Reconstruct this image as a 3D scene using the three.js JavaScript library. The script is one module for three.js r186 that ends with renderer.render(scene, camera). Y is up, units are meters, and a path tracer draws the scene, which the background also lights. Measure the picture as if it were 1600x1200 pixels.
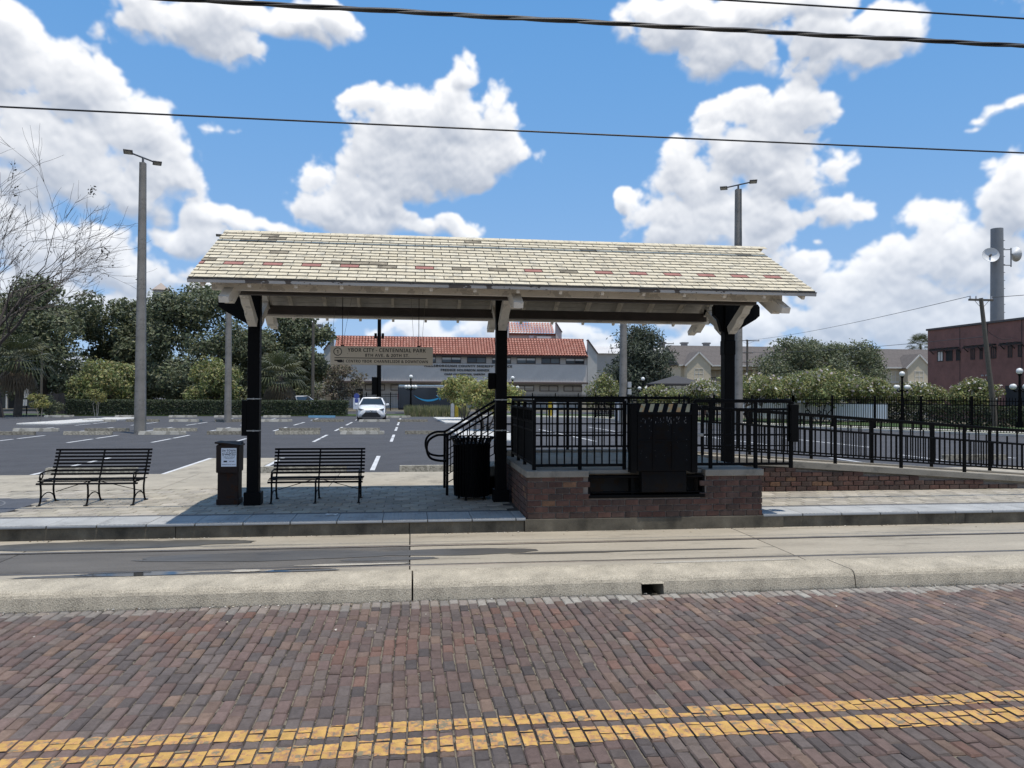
import * as THREE from 'three';
import { mergeGeometries, mergeVertices } from 'three/addons/utils/BufferGeometryUtils.js';
import { RoundedBoxGeometry } from 'three/addons/geometries/RoundedBoxGeometry.js';
import { ImprovedNoise } from 'three/addons/math/ImprovedNoise.js';
import { FontLoader } from 'three/addons/loaders/FontLoader.js';
import { TextGeometry } from 'three/addons/geometries/TextGeometry.js';

// ---------------------------------------------------------------- camera, renderer, sun
const scene = new THREE.Scene();
const camera = new THREE.PerspectiveCamera(53.13, 4 / 3, 0.1, 2000);
camera.rotation.order = 'YXZ';
camera.position.set(0, 2.1, 0);
camera.rotation.set(0.01167, -THREE.MathUtils.degToRad(7.5), 0.005);
const renderer = new THREE.WebGLRenderer({ antialias: true });
renderer.setSize(1024, 768);
renderer.toneMapping = THREE.LinearToneMapping;
renderer.toneMappingExposure = 1.15;
renderer.shadowMap.enabled = true;
const SUN_DIR = new THREE.Vector3(0.115, 1, 0.14).normalize();
const sun = new THREE.DirectionalLight(new THREE.Color(1.0, 0.94, 0.84), 3.75);
sun.name = 'sun';
sun.position.copy(SUN_DIR).multiplyScalar(120);
sun.castShadow = true;
sun.shadow.camera.left = -60; sun.shadow.camera.right = 60; sun.shadow.camera.top = 110; sun.shadow.camera.bottom = -20; sun.shadow.camera.far = 260;
sun.shadow.mapSize.set(4096, 4096);
scene.add(sun, sun.target);

// ---------------------------------------------------------------- random numbers and noise
function RNG(seed) {
  let a = seed >>> 0;
  return () => { a = (a + 0x6d2b79f5) | 0; let t = Math.imul(a ^ (a >>> 15), 1 | a); t = (t + Math.imul(t ^ (t >>> 7), 61 | t)) ^ t; return ((t ^ (t >>> 14)) >>> 0) / 4294967296; };
}
const clamp = (x, a = 0, b = 1) => Math.min(b, Math.max(a, x)), mix = (a, b, t) => a + (b - a) * t;
const sstep = (a, b, x) => { const t = clamp((x - a) / (b - a)); return t * t * (3 - 2 * t); };
const IN = new ImprovedNoise(), n3 = (x, y, z) => IN.noise(x, y, z);
function fbm(x, y, z, oct = 4) { let s = 0, a = 0.5; for (let i = 0; i < oct; i++) { s += a * n3(x, y, z); x *= 2.03; y *= 2.03; z *= 2.03; a *= 0.5; } return s; }
function billow(x, y, z, oct = 5) { let s = 0, a = 0.5; for (let i = 0; i < oct; i++) { s += a * Math.abs(n3(x, y, z)); x = x * 2.05 + 3.1; y = y * 2.05 + 1.7; z = z * 2.05 + 7.3; a *= 0.52; } return s; }
// noise that repeats every `per` cells, for textures that tile
function tileNoise(seed, per) {
  const r = RNG(seed), g = new Float32Array(per * per); for (let i = 0; i < g.length; i++) g[i] = r();
  return (u, v) => {
    const x = u * per, y = v * per, ix = Math.floor(x), iy = Math.floor(y), fx = x - ix, fy = y - iy, sx = fx * fx * (3 - 2 * fx), sy = fy * fy * (3 - 2 * fy);
    const at = (i, j) => g[(((j % per) + per) % per) * per + (((i % per) + per) % per)];
    return mix(mix(at(ix, iy), at(ix + 1, iy), sx), mix(at(ix, iy + 1), at(ix + 1, iy + 1), sx), sy);
  };
}
function tileFbm(seed, per, oct = 5, gain = 0.55) {
  const ns = []; for (let i = 0; i < oct; i++) ns.push(tileNoise(seed + i * 17, per << i));
  return (u, v) => { let s = 0, a = 1, t = 0; for (const n of ns) { s += a * n(u, v); t += a; a *= gain; } return s / t; };
}

// ---------------------------------------------------------------- the sky: air and cumulus clouds, azimuth and elevation in degrees
const puffs = [];
function puff(az, el, raz, rel, strength, cloud) { puffs.push({ az, el, raz, rel, s: strength, cloud }); }
// large cumulus on the left
puff(-25.06, 19.44, 3.91, 3.01, 1, 0);
puff(-21.50, 18.64, 3.60, 2.97, 1, 0);
puff(-18.26, 16.62, 3.81, 2.93, 1, 0);
puff(-17.06, 14.55, 2.83, 2.43, 1, 0);
puff(-24.31, 14.74, 5.48, 3.56, 1, 0);
puff(-19.57, 13.23, 5.15, 2.21, 1, 0);
puff(-26.10, 21.69, 2.05, 1.71, 1, 0);
puff(-13.84, 17.99, 1.77, 0.65, 0.5, 0);
puff(-22.26, 21.46, 1.65, 1.08, 0.6, 0);
// small cumulus above the shelter roof
puff(-13.36, 11.55, 2.55, 1.28, 1, 1);
puff(-10.60, 11.23, 2.41, 0.70, 0.9, 1);
puff(-15.21, 10.20, 2.49, 1.28, 0.9, 1);
// low cumulus behind the bare tree
puff(-24.94, 9.22, 3.91, 2.73, 1, 2);
puff(-21.39, 8.55, 3.02, 2.44, 0.95, 2);
puff(-25.58, 5.59, 4.21, 2.37, 0.9, 2);
puff(-18.56, 7.73, 1.56, 1.68, 0.7, 2);
// small cumulus by the lamp post
puff(-15.60, 8.02, 1.39, 0.95, 0.8, 3);
puff(-13.95, 7.16, 3.82, 1.22, 0.8, 3);
// ragged cumulus at the top
puff(-15.76, 24.30, 5.03, 1.99, 1, 4);
puff(-10.29, 25.10, 5.37, 1.49, 0.9, 4);
puff(-12.84, 22.67, 2.57, 1.22, 0.8, 4);
puff(-7.19, 25.27, 2.73, 1.06, 0.7, 4);
puff(-19.30, 22.94, 2.34, 1.01, 0.6, 4);
// tall cumulus in the middle
puff(3.46, 22.73, 1.15, 1.46, 0.9, 5);
puff(-2.57, 20.47, 2.10, 1.48, 1, 5);
puff(-0.22, 18.69, 4.75, 2.94, 1, 5);
puff(4.29, 19.28, 3.83, 2.74, 1, 5);
puff(6.70, 17.14, 2.63, 2.38, 1, 5);
puff(2.16, 16.40, 5.73, 2.18, 1, 5);
puff(-4.14, 14.36, 3.72, 2.62, 1, 5);
puff(-6.63, 12.67, 2.50, 1.85, 1, 5);
puff(-1.59, 13.37, 2.11, 1.34, 0.9, 5);
puff(2.19, 11.81, 2.62, 0.82, 0.9, 5);
puff(-3.89, 12.14, 5.14, 1.34, 0.9, 5);
// joins the two halves of the middle cloud
puff(-2.54, 16.64, 2.81, 2.15, 1, 5);
puff(-0.19, 15.21, 4.27, 1.98, 1, 5);
puff(3.60, 15.55, 3.35, 1.55, 1, 5);
// ragged cumulus at the top right
puff(19.20, 25.46, 3.63, 2.27, 1, 6);
puff(22.39, 23.24, 3.74, 1.75, 0.9, 6);
puff(30.53, 22.85, 5.07, 2.15, 1, 6);
puff(26.34, 25.49, 6.19, 1.65, 1, 6);
puff(31.33, 21.40, 3.13, 1.29, 0.8, 6);
puff(34.08, 23.02, 1.89, 1.09, 0.6, 6);
// tall cumulus right of the middle
puff(26.99, 19.19, 3.13, 2.39, 1, 7);
puff(24.18, 16.97, 4.29, 2.58, 1, 7);
puff(21.28, 14.80, 3.55, 2.59, 1, 7);
puff(20.15, 11.98, 4.47, 2.66, 1, 7);
puff(27.42, 15.01, 3.31, 2.50, 1, 7);
puff(16.36, 13.46, 1.03, 1.07, 0.9, 7);
puff(30.73, 12.41, 2.46, 1.09, 0.7, 7);
puff(23.74, 12.03, 4.31, 2.19, 1, 7);
puff(24.84, 10.21, 2.58, 1.76, 0.9, 7);
// long bank on the right
puff(27.84, 8.51, 2.48, 1.75, 1, 8);
puff(31.33, 6.60, 4.62, 3.01, 1, 8);
puff(34.83, 8.32, 3.65, 3.10, 1, 8);
puff(38.13, 8.48, 4.07, 4.19, 1, 8);
puff(40.38, 11.42, 2.30, 3.63, 1, 8);
puff(34.07, 4.56, 9.70, 2.33, 1, 8);
puff(40.89, 13.65, 0.86, 1.36, 0.8, 8);
puff(26.36, 5.23, 4.17, 1.79, 0.8, 8);
// wisp far right
puff(40.16, 17.44, 1.47, 0.66, 0.6, 9);
puff(38.85, 16.77, 0.90, 0.34, 0.5, 9);
puff(28.68, 10.77, 0.62, 0.39, 0.5, 9);
// low far clouds under the roof
puff(5.57, 4.71, 2.87, 1.23, 0.85, 10);
puff(-0.12, 4.31, 3.31, 0.94, 0.8, 10);
puff(11.30, 4.49, 3.78, 0.76, 0.6, 10);
puff(19.71, 5.37, 4.04, 1.20, 0.7, 10);
puff(-7.47, 5.18, 3.17, 1.19, 0.7, 10);
puff(22.43, 3.49, 6.87, 0.92, 0.8, 10);
puff(8.44, 3.15, 9.44, 0.67, 0.6, 10);
puff(-20.99, 5.48, 4.61, 1.25, 0.7, 10);
puff(15.09, 3.30, 4.18, 0.66, 0.7, 10);
// beyond the frame, right
puff(44.39, 5.28, 3.50, 3.40, 1, 11);
puff(45.90, 9.98, 2.82, 3.25, 1, 11);
// beyond the frame, left
puff(-30.14, 15.17, 3.78, 4.16, 1, 12);
puff(-30.94, 7.05, 4.35, 3.30, 1, 12);
{ // the same fair-weather cumulus goes on all round and overhead
  const r = RNG(77);
  for (let k = 0; k < 95; k++) {
    const az = mix(48, 312, r()), el = 4 + 46 * r() * r(), w = 3 + 6 * r();
    for (let j = 0; j < 5; j++) puff(((az + (r() - 0.5) * w * 2.2 + 180) % 360) - 180, el + (r() - 0.4) * w * 0.9, w * (0.5 + 0.5 * r()), w * (0.3 + 0.35 * r()), 1, 20 + k);
  }
}
const SKY = (() => {
  const W = 4096, H = 2048, data = new Float32Array(W * H * 4), R = Math.PI / 180;
  const air = (el, out) => {
    const t = clamp(el / 34), h = Math.exp(-el / 7.5);
    out[0] = mix(0.185, 0.09, t) + 0.26 * h; out[1] = mix(0.395, 0.275, t) + 0.2 * h; out[2] = mix(0.72, 0.605, t) + 0.07 * h;
  };
  const lists = new Map();
  const near = (az, el) => {
    const key = Math.floor((az + 180) / 4) * 64 + Math.floor(el / 4);
    let l = lists.get(key);
    if (!l) {
      const ca = Math.floor((az + 180) / 4) * 4 - 178, ce = Math.floor(el / 4) * 4 + 2;
      l = puffs.filter((p) => Math.abs(p.az - ca) < p.raz * 1.9 + 2.6 && Math.abs(p.el - ce) < p.rel * 1.9 + 2.6);
      lists.set(key, l);
    }
    return l;
  };
  // how far inside a cloud a direction is: > 0 inside; also how high inside its puffs
  const tmp = { d: 0, high: 0 };
  const field = (az, el) => {
    const l = near(az, el);
    tmp.d = -1; tmp.high = 0;
    if (!l.length) return -1;
    const a = az * R, e = el * R, ce = Math.cos(e), X = Math.sin(a) * ce, Y = Math.sin(e), Z = -Math.cos(a) * ce;
    const wx = fbm(X * 16, Y * 16, Z * 16, 3) * 3.0, wy = fbm(X * 16 + 9, Y * 16 + 4, Z * 16, 3) * 2.2;
    let sum = 0, best = -1, wsum = 1e-6, hs = 0;
    for (const p of l) {
      const u = (az + wx - p.az) / p.raz; let v = (el + wy - p.el) / p.rel;
      if (v < 0) v *= 1.18;
      const q = 1 - (u * u + v * v) * 0.8;
      if (q > -0.9) {
        const w = Math.exp(q * 3.2) * p.s; wsum += w; hs += w * clamp(v, -1.2, 1.2); sum += w;
        const b = q * p.s; if (b > best) best = b;
      }
    }
    if (best < -0.75) return -1;
    const E = Math.min(best + 0.12 * Math.log(1 + sum * 0.15), 1.1);
    const b1 = billow(X * 13, Y * 13, Z * 13, 6), b2 = fbm(X * 30, Y * 30, Z * 30, 4);
    tmp.high = hs / wsum;
    tmp.d = E * 0.66 + (b1 - 0.2) * 1.75 + b2 * 0.5 - 0.09;
    return tmp.d;
  };
  const c = [0, 0, 0];
  const shadeAt = (az, el, o) => {
    air(el, c);
    const d = field(az, el), high = tmp.high;
    if (d > 0) {
      const d1 = field(az + 0.1, el + 0.35), d2 = field(az + 0.3, el + 1.1), d3 = field(az + 0.5, el + 2.4);
      const relief = clamp((d - Math.max(d1, -0.3)) * 1.5 + 0.44, 0, 1), bulk = clamp(0.62 - d2 * 0.42 - d3 * 0.34 + 0.25 * high, 0, 1);
      let lit = clamp(0.02 + 0.50 * relief + 0.66 * bulk + 0.20 * high, 0, 1);
      const thin = 1 - sstep(0, 0.3, d); lit = mix(lit, Math.max(lit, 0.8), thin * 0.6);
      const far = Math.exp(-Math.max(el - 1, 0) / 5);
      const alpha = sstep(-0.01, high < -0.25 ? 0.55 : 0.3, d) * (1 - 0.32 * far);
      const k = Math.pow(lit, 1.05);
      const cr = mix(0.41, 0.92, k), cg = mix(0.455, 0.925, k), cb = mix(0.54, 0.94, k);
      c[0] = mix(c[0], mix(cr, 0.66, far * 0.35), alpha); c[1] = mix(c[1], mix(cg, 0.74, far * 0.35), alpha); c[2] = mix(c[2], mix(cb, 0.86, far * 0.35), alpha);
    }
    data[o] = c[0]; data[o + 1] = c[1]; data[o + 2] = c[2]; data[o + 3] = 1;
  };
  // column x of an equirectangular picture looks towards (cos r, 0, sin r), r from -180 to 180 degrees; straight ahead (0, 0, -1) is r = -90
  const azOf = (x) => { let a = ((x + 0.5) / W - 0.5) * 360 + 90; if (a > 180) a -= 360; return a; };
  for (let y = H / 2; y < H; y++) {
    const el = ((y + 0.5) / H - 0.5) * 180;
    for (let x = 0; x < W; x++) {
      const az = azOf(x), o = (y * W + x) * 4;
      if (Math.abs(az) < 46 && el < 38) { shadeAt(az, el, o); continue; }
      const bx = x - (x % 8), by = y - (y % 8);
      if (bx === x && by === y) shadeAt(az, el, o);
    }
  }
  for (let y = H / 2; y < H; y++) {   // outside the frame the samples are eight pixels apart: fill in between
    const el = ((y + 0.5) / H - 0.5) * 180;
    for (let x = 0; x < W; x++) {
      const az = azOf(x);
      if (Math.abs(az) < 46 && el < 38) continue;
      const bx = x - (x % 8), by = y - (y % 8), fx = (x - bx) / 8, fy = (y - by) / 8, x1 = (bx + 8) % W, y1 = Math.min(by + 8, H - 8);
      if (fx === 0 && fy === 0) continue;
      const o = (y * W + x) * 4;
      for (let k = 0; k < 3; k++) {
        const g = (i, j) => data[(j * W + i) * 4 + k];
        data[o + k] = mix(mix(g(bx, by), g(x1, by), fx), mix(g(bx, y1), g(x1, y1), fx), fy);
      }
      data[o + 3] = 1;
    }
  }
  for (let y = 0; y < H / 2; y++) for (let x = 0; x < W; x++) { const o = (y * W + x) * 4; data[o] = 0.36; data[o + 1] = 0.36; data[o + 2] = 0.35; data[o + 3] = 1; }
  const t = new THREE.DataTexture(data, W, H, THREE.RGBAFormat, THREE.FloatType);
  t.mapping = THREE.EquirectangularReflectionMapping; t.magFilter = THREE.LinearFilter; t.minFilter = THREE.LinearFilter; t.needsUpdate = true;
  return t;
})();
scene.background = SKY;
scene.environment = SKY;
// ---------------------------------------------------------------- textures (base colour grain, linear values in, sRGB bytes out)
const enc = (x) => Math.round(255 * clamp(x <= 0.0031308 ? 12.92 * x : 1.055 * Math.pow(x, 1 / 2.4) - 0.055));
function tex(size, fn, color = true, aspect = 1) {
  const w = size, h = Math.round(size * aspect), d = new Uint8Array(w * h * 4);
  for (let y = 0; y < h; y++) for (let x = 0; x < w; x++) {
    const c = fn((x + 0.5) / w, (y + 0.5) / h), o = (y * w + x) * 4;
    for (let k = 0; k < 3; k++) { const v = typeof c === 'number' ? c : c[k]; d[o + k] = color ? enc(v) : Math.round(255 * clamp(v)); }
    d[o + 3] = 255;
  }
  const t = new THREE.DataTexture(d, w, h, THREE.RGBAFormat);
  t.wrapS = t.wrapT = THREE.RepeatWrapping; t.magFilter = THREE.LinearFilter; t.minFilter = THREE.LinearMipmapLinearFilter; t.generateMipmaps = true; t.needsUpdate = true;
  if (color) t.colorSpace = THREE.SRGBColorSpace;
  return t;
}
// a material whose uv is in metres: `m` metres to one repeat of its textures
const clones = new Map();
function scaled(t, m, my = m) {
  const key = t.uuid + m + ',' + my;
  if (!clones.has(key)) { const c = t.clone(); c.repeat.set(1 / m, 1 / my); c.needsUpdate = true; clones.set(key, c); }
  return clones.get(key);
}
function mat(rgb, o = {}) {
  const m = new (o.physical ? THREE.MeshPhysicalMaterial : THREE.MeshStandardMaterial)({ roughness: o.rough ?? 0.85, metalness: o.metal ?? 0, side: o.side ?? THREE.FrontSide });
  m.color.setRGB(...rgb);
  if (o.map) m.map = scaled(o.map, o.m ?? 1, o.my);
  if (o.bump) { m.bumpMap = scaled(o.bump, o.bm ?? o.m ?? 1); m.bumpScale = o.bs ?? 0.003; }
  if (o.roughMap) m.roughnessMap = scaled(o.roughMap, o.m ?? 1);
  if (o.vc) m.vertexColors = true;
  if (o.clearcoat) { m.clearcoat = o.clearcoat; m.clearcoatRoughness = 0.08; }
  if (o.emissive) { m.emissive.setRGB(...o.emissive); m.emissiveIntensity = 1; }
  if (o.spec !== undefined && o.physical) m.specularIntensity = o.spec;
  return m;
}
const fbmA = tileFbm(1, 6, 6), fbmB = tileFbm(2, 24, 4, 0.7), fbmC = tileFbm(3, 3, 6, 0.6), speck = tileNoise(5, 256), speck2 = tileNoise(6, 128), fbmD = tileFbm(9, 9, 5, 0.65);
const T = {
  grain: tex(512, (u, v) => 0.72 + 0.34 * (fbmA(u, v) - 0.5) + 0.3 * (fbmB(u, v) - 0.5) + 0.22 * (speck(u, v) - 0.5)),
  grainBump: tex(512, (u, v) => 0.5 * fbmB(u, v) + 0.5 * speck(u, v), false),
  // concrete: pale, with broad stains, fine sand and a few dark specks
  concrete: tex(1024, (u, v) => {
    let s = 0.8 + 0.28 * (fbmC(u, v) - 0.5) + 0.3 * (fbmA(u, v) - 0.5) + 0.16 * (speck(u, v) - 0.5);
    const d = fbmD(u + 0.31, v + 0.17); if (d > 0.6) s *= 1 - 1.4 * (d - 0.6);
    if (speck2(u, v) > 0.95) s *= 0.7;
    return [s, s * 0.985, s * 0.955];
  }),
  // exposed aggregate: pale sand with dark and light pebbles
  aggregate: tex(1024, (u, v) => {
    const a = speck(u, v), b = speck2(u * 1 + 0.37, v + 0.11), f = fbmA(u, v);
    let s = 0.66 + 0.36 * (a - 0.5) + 0.26 * (b - 0.5) + 0.34 * (f - 0.5) + 0.3 * (fbmC(u, v) - 0.5); if (a > 0.9) s += 0.16; if (b < 0.07) s -= 0.2;
    return [s, s * 0.98, s * 0.93];
  }),
  asphalt: tex(1024, (u, v) => 0.8 + 0.45 * (fbmC(u, v) - 0.5) + 0.4 * (speck(u, v) - 0.5) + 0.2 * (fbmB(u, v) - 0.5)),
  // dirty vertical concrete: streaks and blotches of grime
  dirty: tex(1024, (u, v) => {
    const a = fbmD(u * 1, v * 1), b = fbmC(u, v), st = fbmA(u, v * 0.25);
    let s = 0.62 + 0.9 * (b - 0.5) + 0.5 * (a - 0.5) + 0.35 * (st - 0.5) + 0.2 * (speck(u, v) - 0.5);
    return [s, s * 0.96, s * 0.88];
  }),
  wood: tex(512, (u, v) => { const g = fbmB(u * 0.25, v), a = fbmA(u, v); return 0.74 + 0.3 * (g - 0.5) + 0.35 * (a - 0.5); }),
  // weathered white paint on timber: greyed, scuffed, flaked in places
  flaked: tex(512, (u, v) => {
    let s = 0.92 + 0.26 * (fbmA(u, v) - 0.5) + 0.12 * (speck(u, v) - 0.5); const f = fbmD(u * 1, v * 1);
    if (f > 0.66) s *= 0.74; return [s, s * 0.98, s * 0.94];
  }),
  gravel: tex(512, (u, v) => 0.72 + 0.5 * (speck(u, v) - 0.5) + 0.35 * (speck2(u, v) - 0.5)),
  wall: tex(512, (u, v) => 0.82 + 0.22 * (fbmC(u, v) - 0.5) + 0.18 * (speck(u, v) - 0.5)),
  rust: tex(512, (u, v) => { const f = fbmD(u, v), a = fbmA(u, v); const s = 0.75 + 0.4 * (a - 0.5); return f > 0.62 ? [s * 1.5, s * 0.9, s * 0.6] : [s, s, s]; }),
  sand: tex(512, (u, v) => { const f = fbmD(u, v), s = 0.6 + 0.5 * (speck(u, v) - 0.5); return f > 0.5 ? [s * 1.0, s * 0.93, s * 0.82] : [s * 0.3, s * 0.28, s * 0.25]; }),
  grassy: tex(512, (u, v) => { const f = fbmB(u, v), a = fbmC(u, v); return [0.55 + 0.9 * (f - 0.5) + 0.5 * (a - 0.5), 0.62 + 0.8 * (f - 0.5), 0.4 + 0.5 * (f - 0.5)]; }),
  domes: tex(256, (u, v) => { const k = 4, x = (u * k) % 1 - 0.5, y = (v * k) % 1 - 0.5; return clamp(1.6 - Math.hypot(x, y) * 5.2); }, false),
};

// ---------------------------------------------------------------- geometry helpers
const V = (x, y, z) => new THREE.Vector3(x, y, z);
// uv in metres, taken from the faces' own directions
function boxUV(g, du = 0, dv = 0) {
  if (g.index) g = g.toNonIndexed();
  const p = g.attributes.position, uv = new Float32Array(p.count * 2), a = V(), b = V(), c = V(), n = V();
  for (let i = 0; i < p.count; i += 3) {
    a.fromBufferAttribute(p, i); b.fromBufferAttribute(p, i + 1); c.fromBufferAttribute(p, i + 2);
    n.subVectors(b, a).cross(c.clone().sub(a));
    const ax = Math.abs(n.x), ay = Math.abs(n.y), az = Math.abs(n.z);
    [a, b, c].forEach((q, k) => {
      const s = ay >= ax && ay >= az ? [q.x, -q.z] : ax >= az ? [q.z, q.y] : [q.x, q.y];
      uv[(i + k) * 2] = s[0] + du; uv[(i + k) * 2 + 1] = s[1] + dv;
    });
  }
  g.setAttribute('uv', new THREE.BufferAttribute(uv, 2));
  return g;
}
const clean = (g) => { let q = g.index ? g.toNonIndexed() : g; for (const k of Object.keys(q.attributes)) if (!['position', 'normal', 'uv', 'color'].includes(k)) q.deleteAttribute(k); if (!q.attributes.uv) q.setAttribute('uv', new THREE.BufferAttribute(new Float32Array(q.attributes.position.count * 2), 2)); q.morphAttributes = {}; return q; };
const merge = (list) => mergeGeometries(list.map(clean), false);
// a box with bevelled edges between two corners
function box(x0, y0, z0, x1, y1, z1, bev = 0) {
  const w = Math.abs(x1 - x0), h = Math.abs(y1 - y0), d = Math.abs(z1 - z0), r = Math.min(bev, w / 2.1, h / 2.1, d / 2.1);
  const g = r > 0 ? new RoundedBoxGeometry(w, h, d, 1, r) : new THREE.BoxGeometry(w, h, d);
  return g.translate((x0 + x1) / 2, (y0 + y1) / 2, (z0 + z1) / 2);
}
const cbox = (x, y, z, w, h, d, bev = 0) => box(x - w / 2, y - h / 2, z - d / 2, x + w / 2, y + h / 2, z + d / 2, bev);
// a straight bar of rectangular section from a to b
function bar(a, b, w, h = w, bev = 0) {
  const d = V().subVectors(b, a), L = d.length(), g = bev ? new RoundedBoxGeometry(w, h, L, 1, bev) : new THREE.BoxGeometry(w, h, L);
  const m = new THREE.Matrix4().lookAt(b, a, Math.abs(d.y) > 0.98 * L ? V(0, 0, 1) : V(0, 1, 0));
  return g.applyMatrix4(m).translate((a.x + b.x) / 2, (a.y + b.y) / 2, (a.z + b.z) / 2);
}
function rod(a, b, r0, r1 = r0, seg = 8, open = false) {
  const d = V().subVectors(b, a), L = d.length(), g = new THREE.CylinderGeometry(r1, r0, L, seg, 1, open);
  return g.applyQuaternion(new THREE.Quaternion().setFromUnitVectors(V(0, 1, 0), d.divideScalar(L))).translate((a.x + b.x) / 2, (a.y + b.y) / 2, (a.z + b.z) / 2);
}
const tube = (pts, r, seg = 16, rs = 6, closed = false) => new THREE.TubeGeometry(new THREE.CatmullRomCurve3(pts, closed), seg, r, rs, closed);
// a tapering tube through points
function taper(pts, radii, seg = 6) {
  const n = pts.length, pos = [], idx = [], uv = [];
  const up = V(0.13, 1, 0.07).normalize();
  for (let i = 0; i < n; i++) {
    const t = V().subVectors(pts[Math.min(i + 1, n - 1)], pts[Math.max(i - 1, 0)]).normalize();
    let s = V().crossVectors(t, Math.abs(t.dot(up)) > 0.95 ? V(1, 0, 0) : up).normalize(); const q = V().crossVectors(s, t);
    for (let k = 0; k <= seg; k++) {
      const a = (k / seg) * Math.PI * 2, r = radii[i];
      pos.push(pts[i].x + (s.x * Math.cos(a) + q.x * Math.sin(a)) * r, pts[i].y + (s.y * Math.cos(a) + q.y * Math.sin(a)) * r, pts[i].z + (s.z * Math.cos(a) + q.z * Math.sin(a)) * r);
      uv.push((k / seg) * 0.5, i * 0.5);
    }
  }
  for (let i = 0; i < n - 1; i++) for (let k = 0; k < seg; k++) { const a = i * (seg + 1) + k, b = a + seg + 1; idx.push(a, a + 1, b, b, a + 1, b + 1); }
  const g = new THREE.BufferGeometry();
  g.setAttribute('position', new THREE.Float32BufferAttribute(pos, 3)); g.setAttribute('uv', new THREE.Float32BufferAttribute(uv, 2)); g.setIndex(idx); g.computeVertexNormals();
  return g;
}
// an outline in x, y pushed along z
function prism(pts, depth, bev = 0) {
  const s = new THREE.Shape(pts.map(([x, y]) => new THREE.Vector2(x, y)));
  return new THREE.ExtrudeGeometry(s, { depth, bevelEnabled: bev > 0, bevelSize: bev, bevelThickness: bev, bevelSegments: 1 });
}
// a flat outline lying on the ground, points in x, z
function sheet(pts, y) {
  const s = new THREE.Shape(pts.map(([x, z]) => new THREE.Vector2(x, -z)));
  return boxUV(new THREE.ShapeGeometry(s).rotateX(-Math.PI / 2).translate(0, y, 0));
}
function tint(g, rgb) { g = clean(g); const n = g.attributes.position.count, c = new Float32Array(n * 3); for (let i = 0; i < n; i++) c.set(rgb, i * 3); g.setAttribute('color', new THREE.BufferAttribute(c, 3)); return g; }

// ---------------------------------------------------------------- things, parts, setting
const used = new Map();
function numbered(name) { const n = used.get(name) ?? 0; used.set(name, n + 1); return n ? name + '_' + String(n).padStart(3, '0') : name; }
function put(name, g, m, parent) {
  const o = new THREE.Mesh(g, m); o.name = parent ? name : numbered(name); o.castShadow = o.receiveShadow = true; (parent ?? scene).add(o); return o;
}
function tag(o, label, category, group) { o.userData.label = label; o.userData.category = category; if (group) o.userData.group = group; return o; }
function thing(name, label, category, [x, y, z] = [0, 0, 0], turn = 0, group) {
  const o = new THREE.Group(); o.name = numbered(name); o.position.set(x, y, z); o.rotation.y = turn; scene.add(o); return tag(o, label, category, group);
}
function struct(name, g, m) { const o = put(name, g, m); o.userData.kind = 'structure'; return o; }
function place(name) { const o = new THREE.Group(); o.name = numbered(name); o.userData.kind = 'structure'; scene.add(o); return o; }
function stuff(o) { o.userData.kind = 'stuff'; return o; }
function copyOf(src, [x, y, z], turn, label, scale = 1) {
  const c = src.clone(); c.name = numbered(src.name.replace(/_\d{3}$/, '')); c.position.set(x, y, z); c.rotation.y = turn; c.scale.setScalar(scale); c.userData = { ...src.userData, label }; scene.add(c); return c;
}
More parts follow.
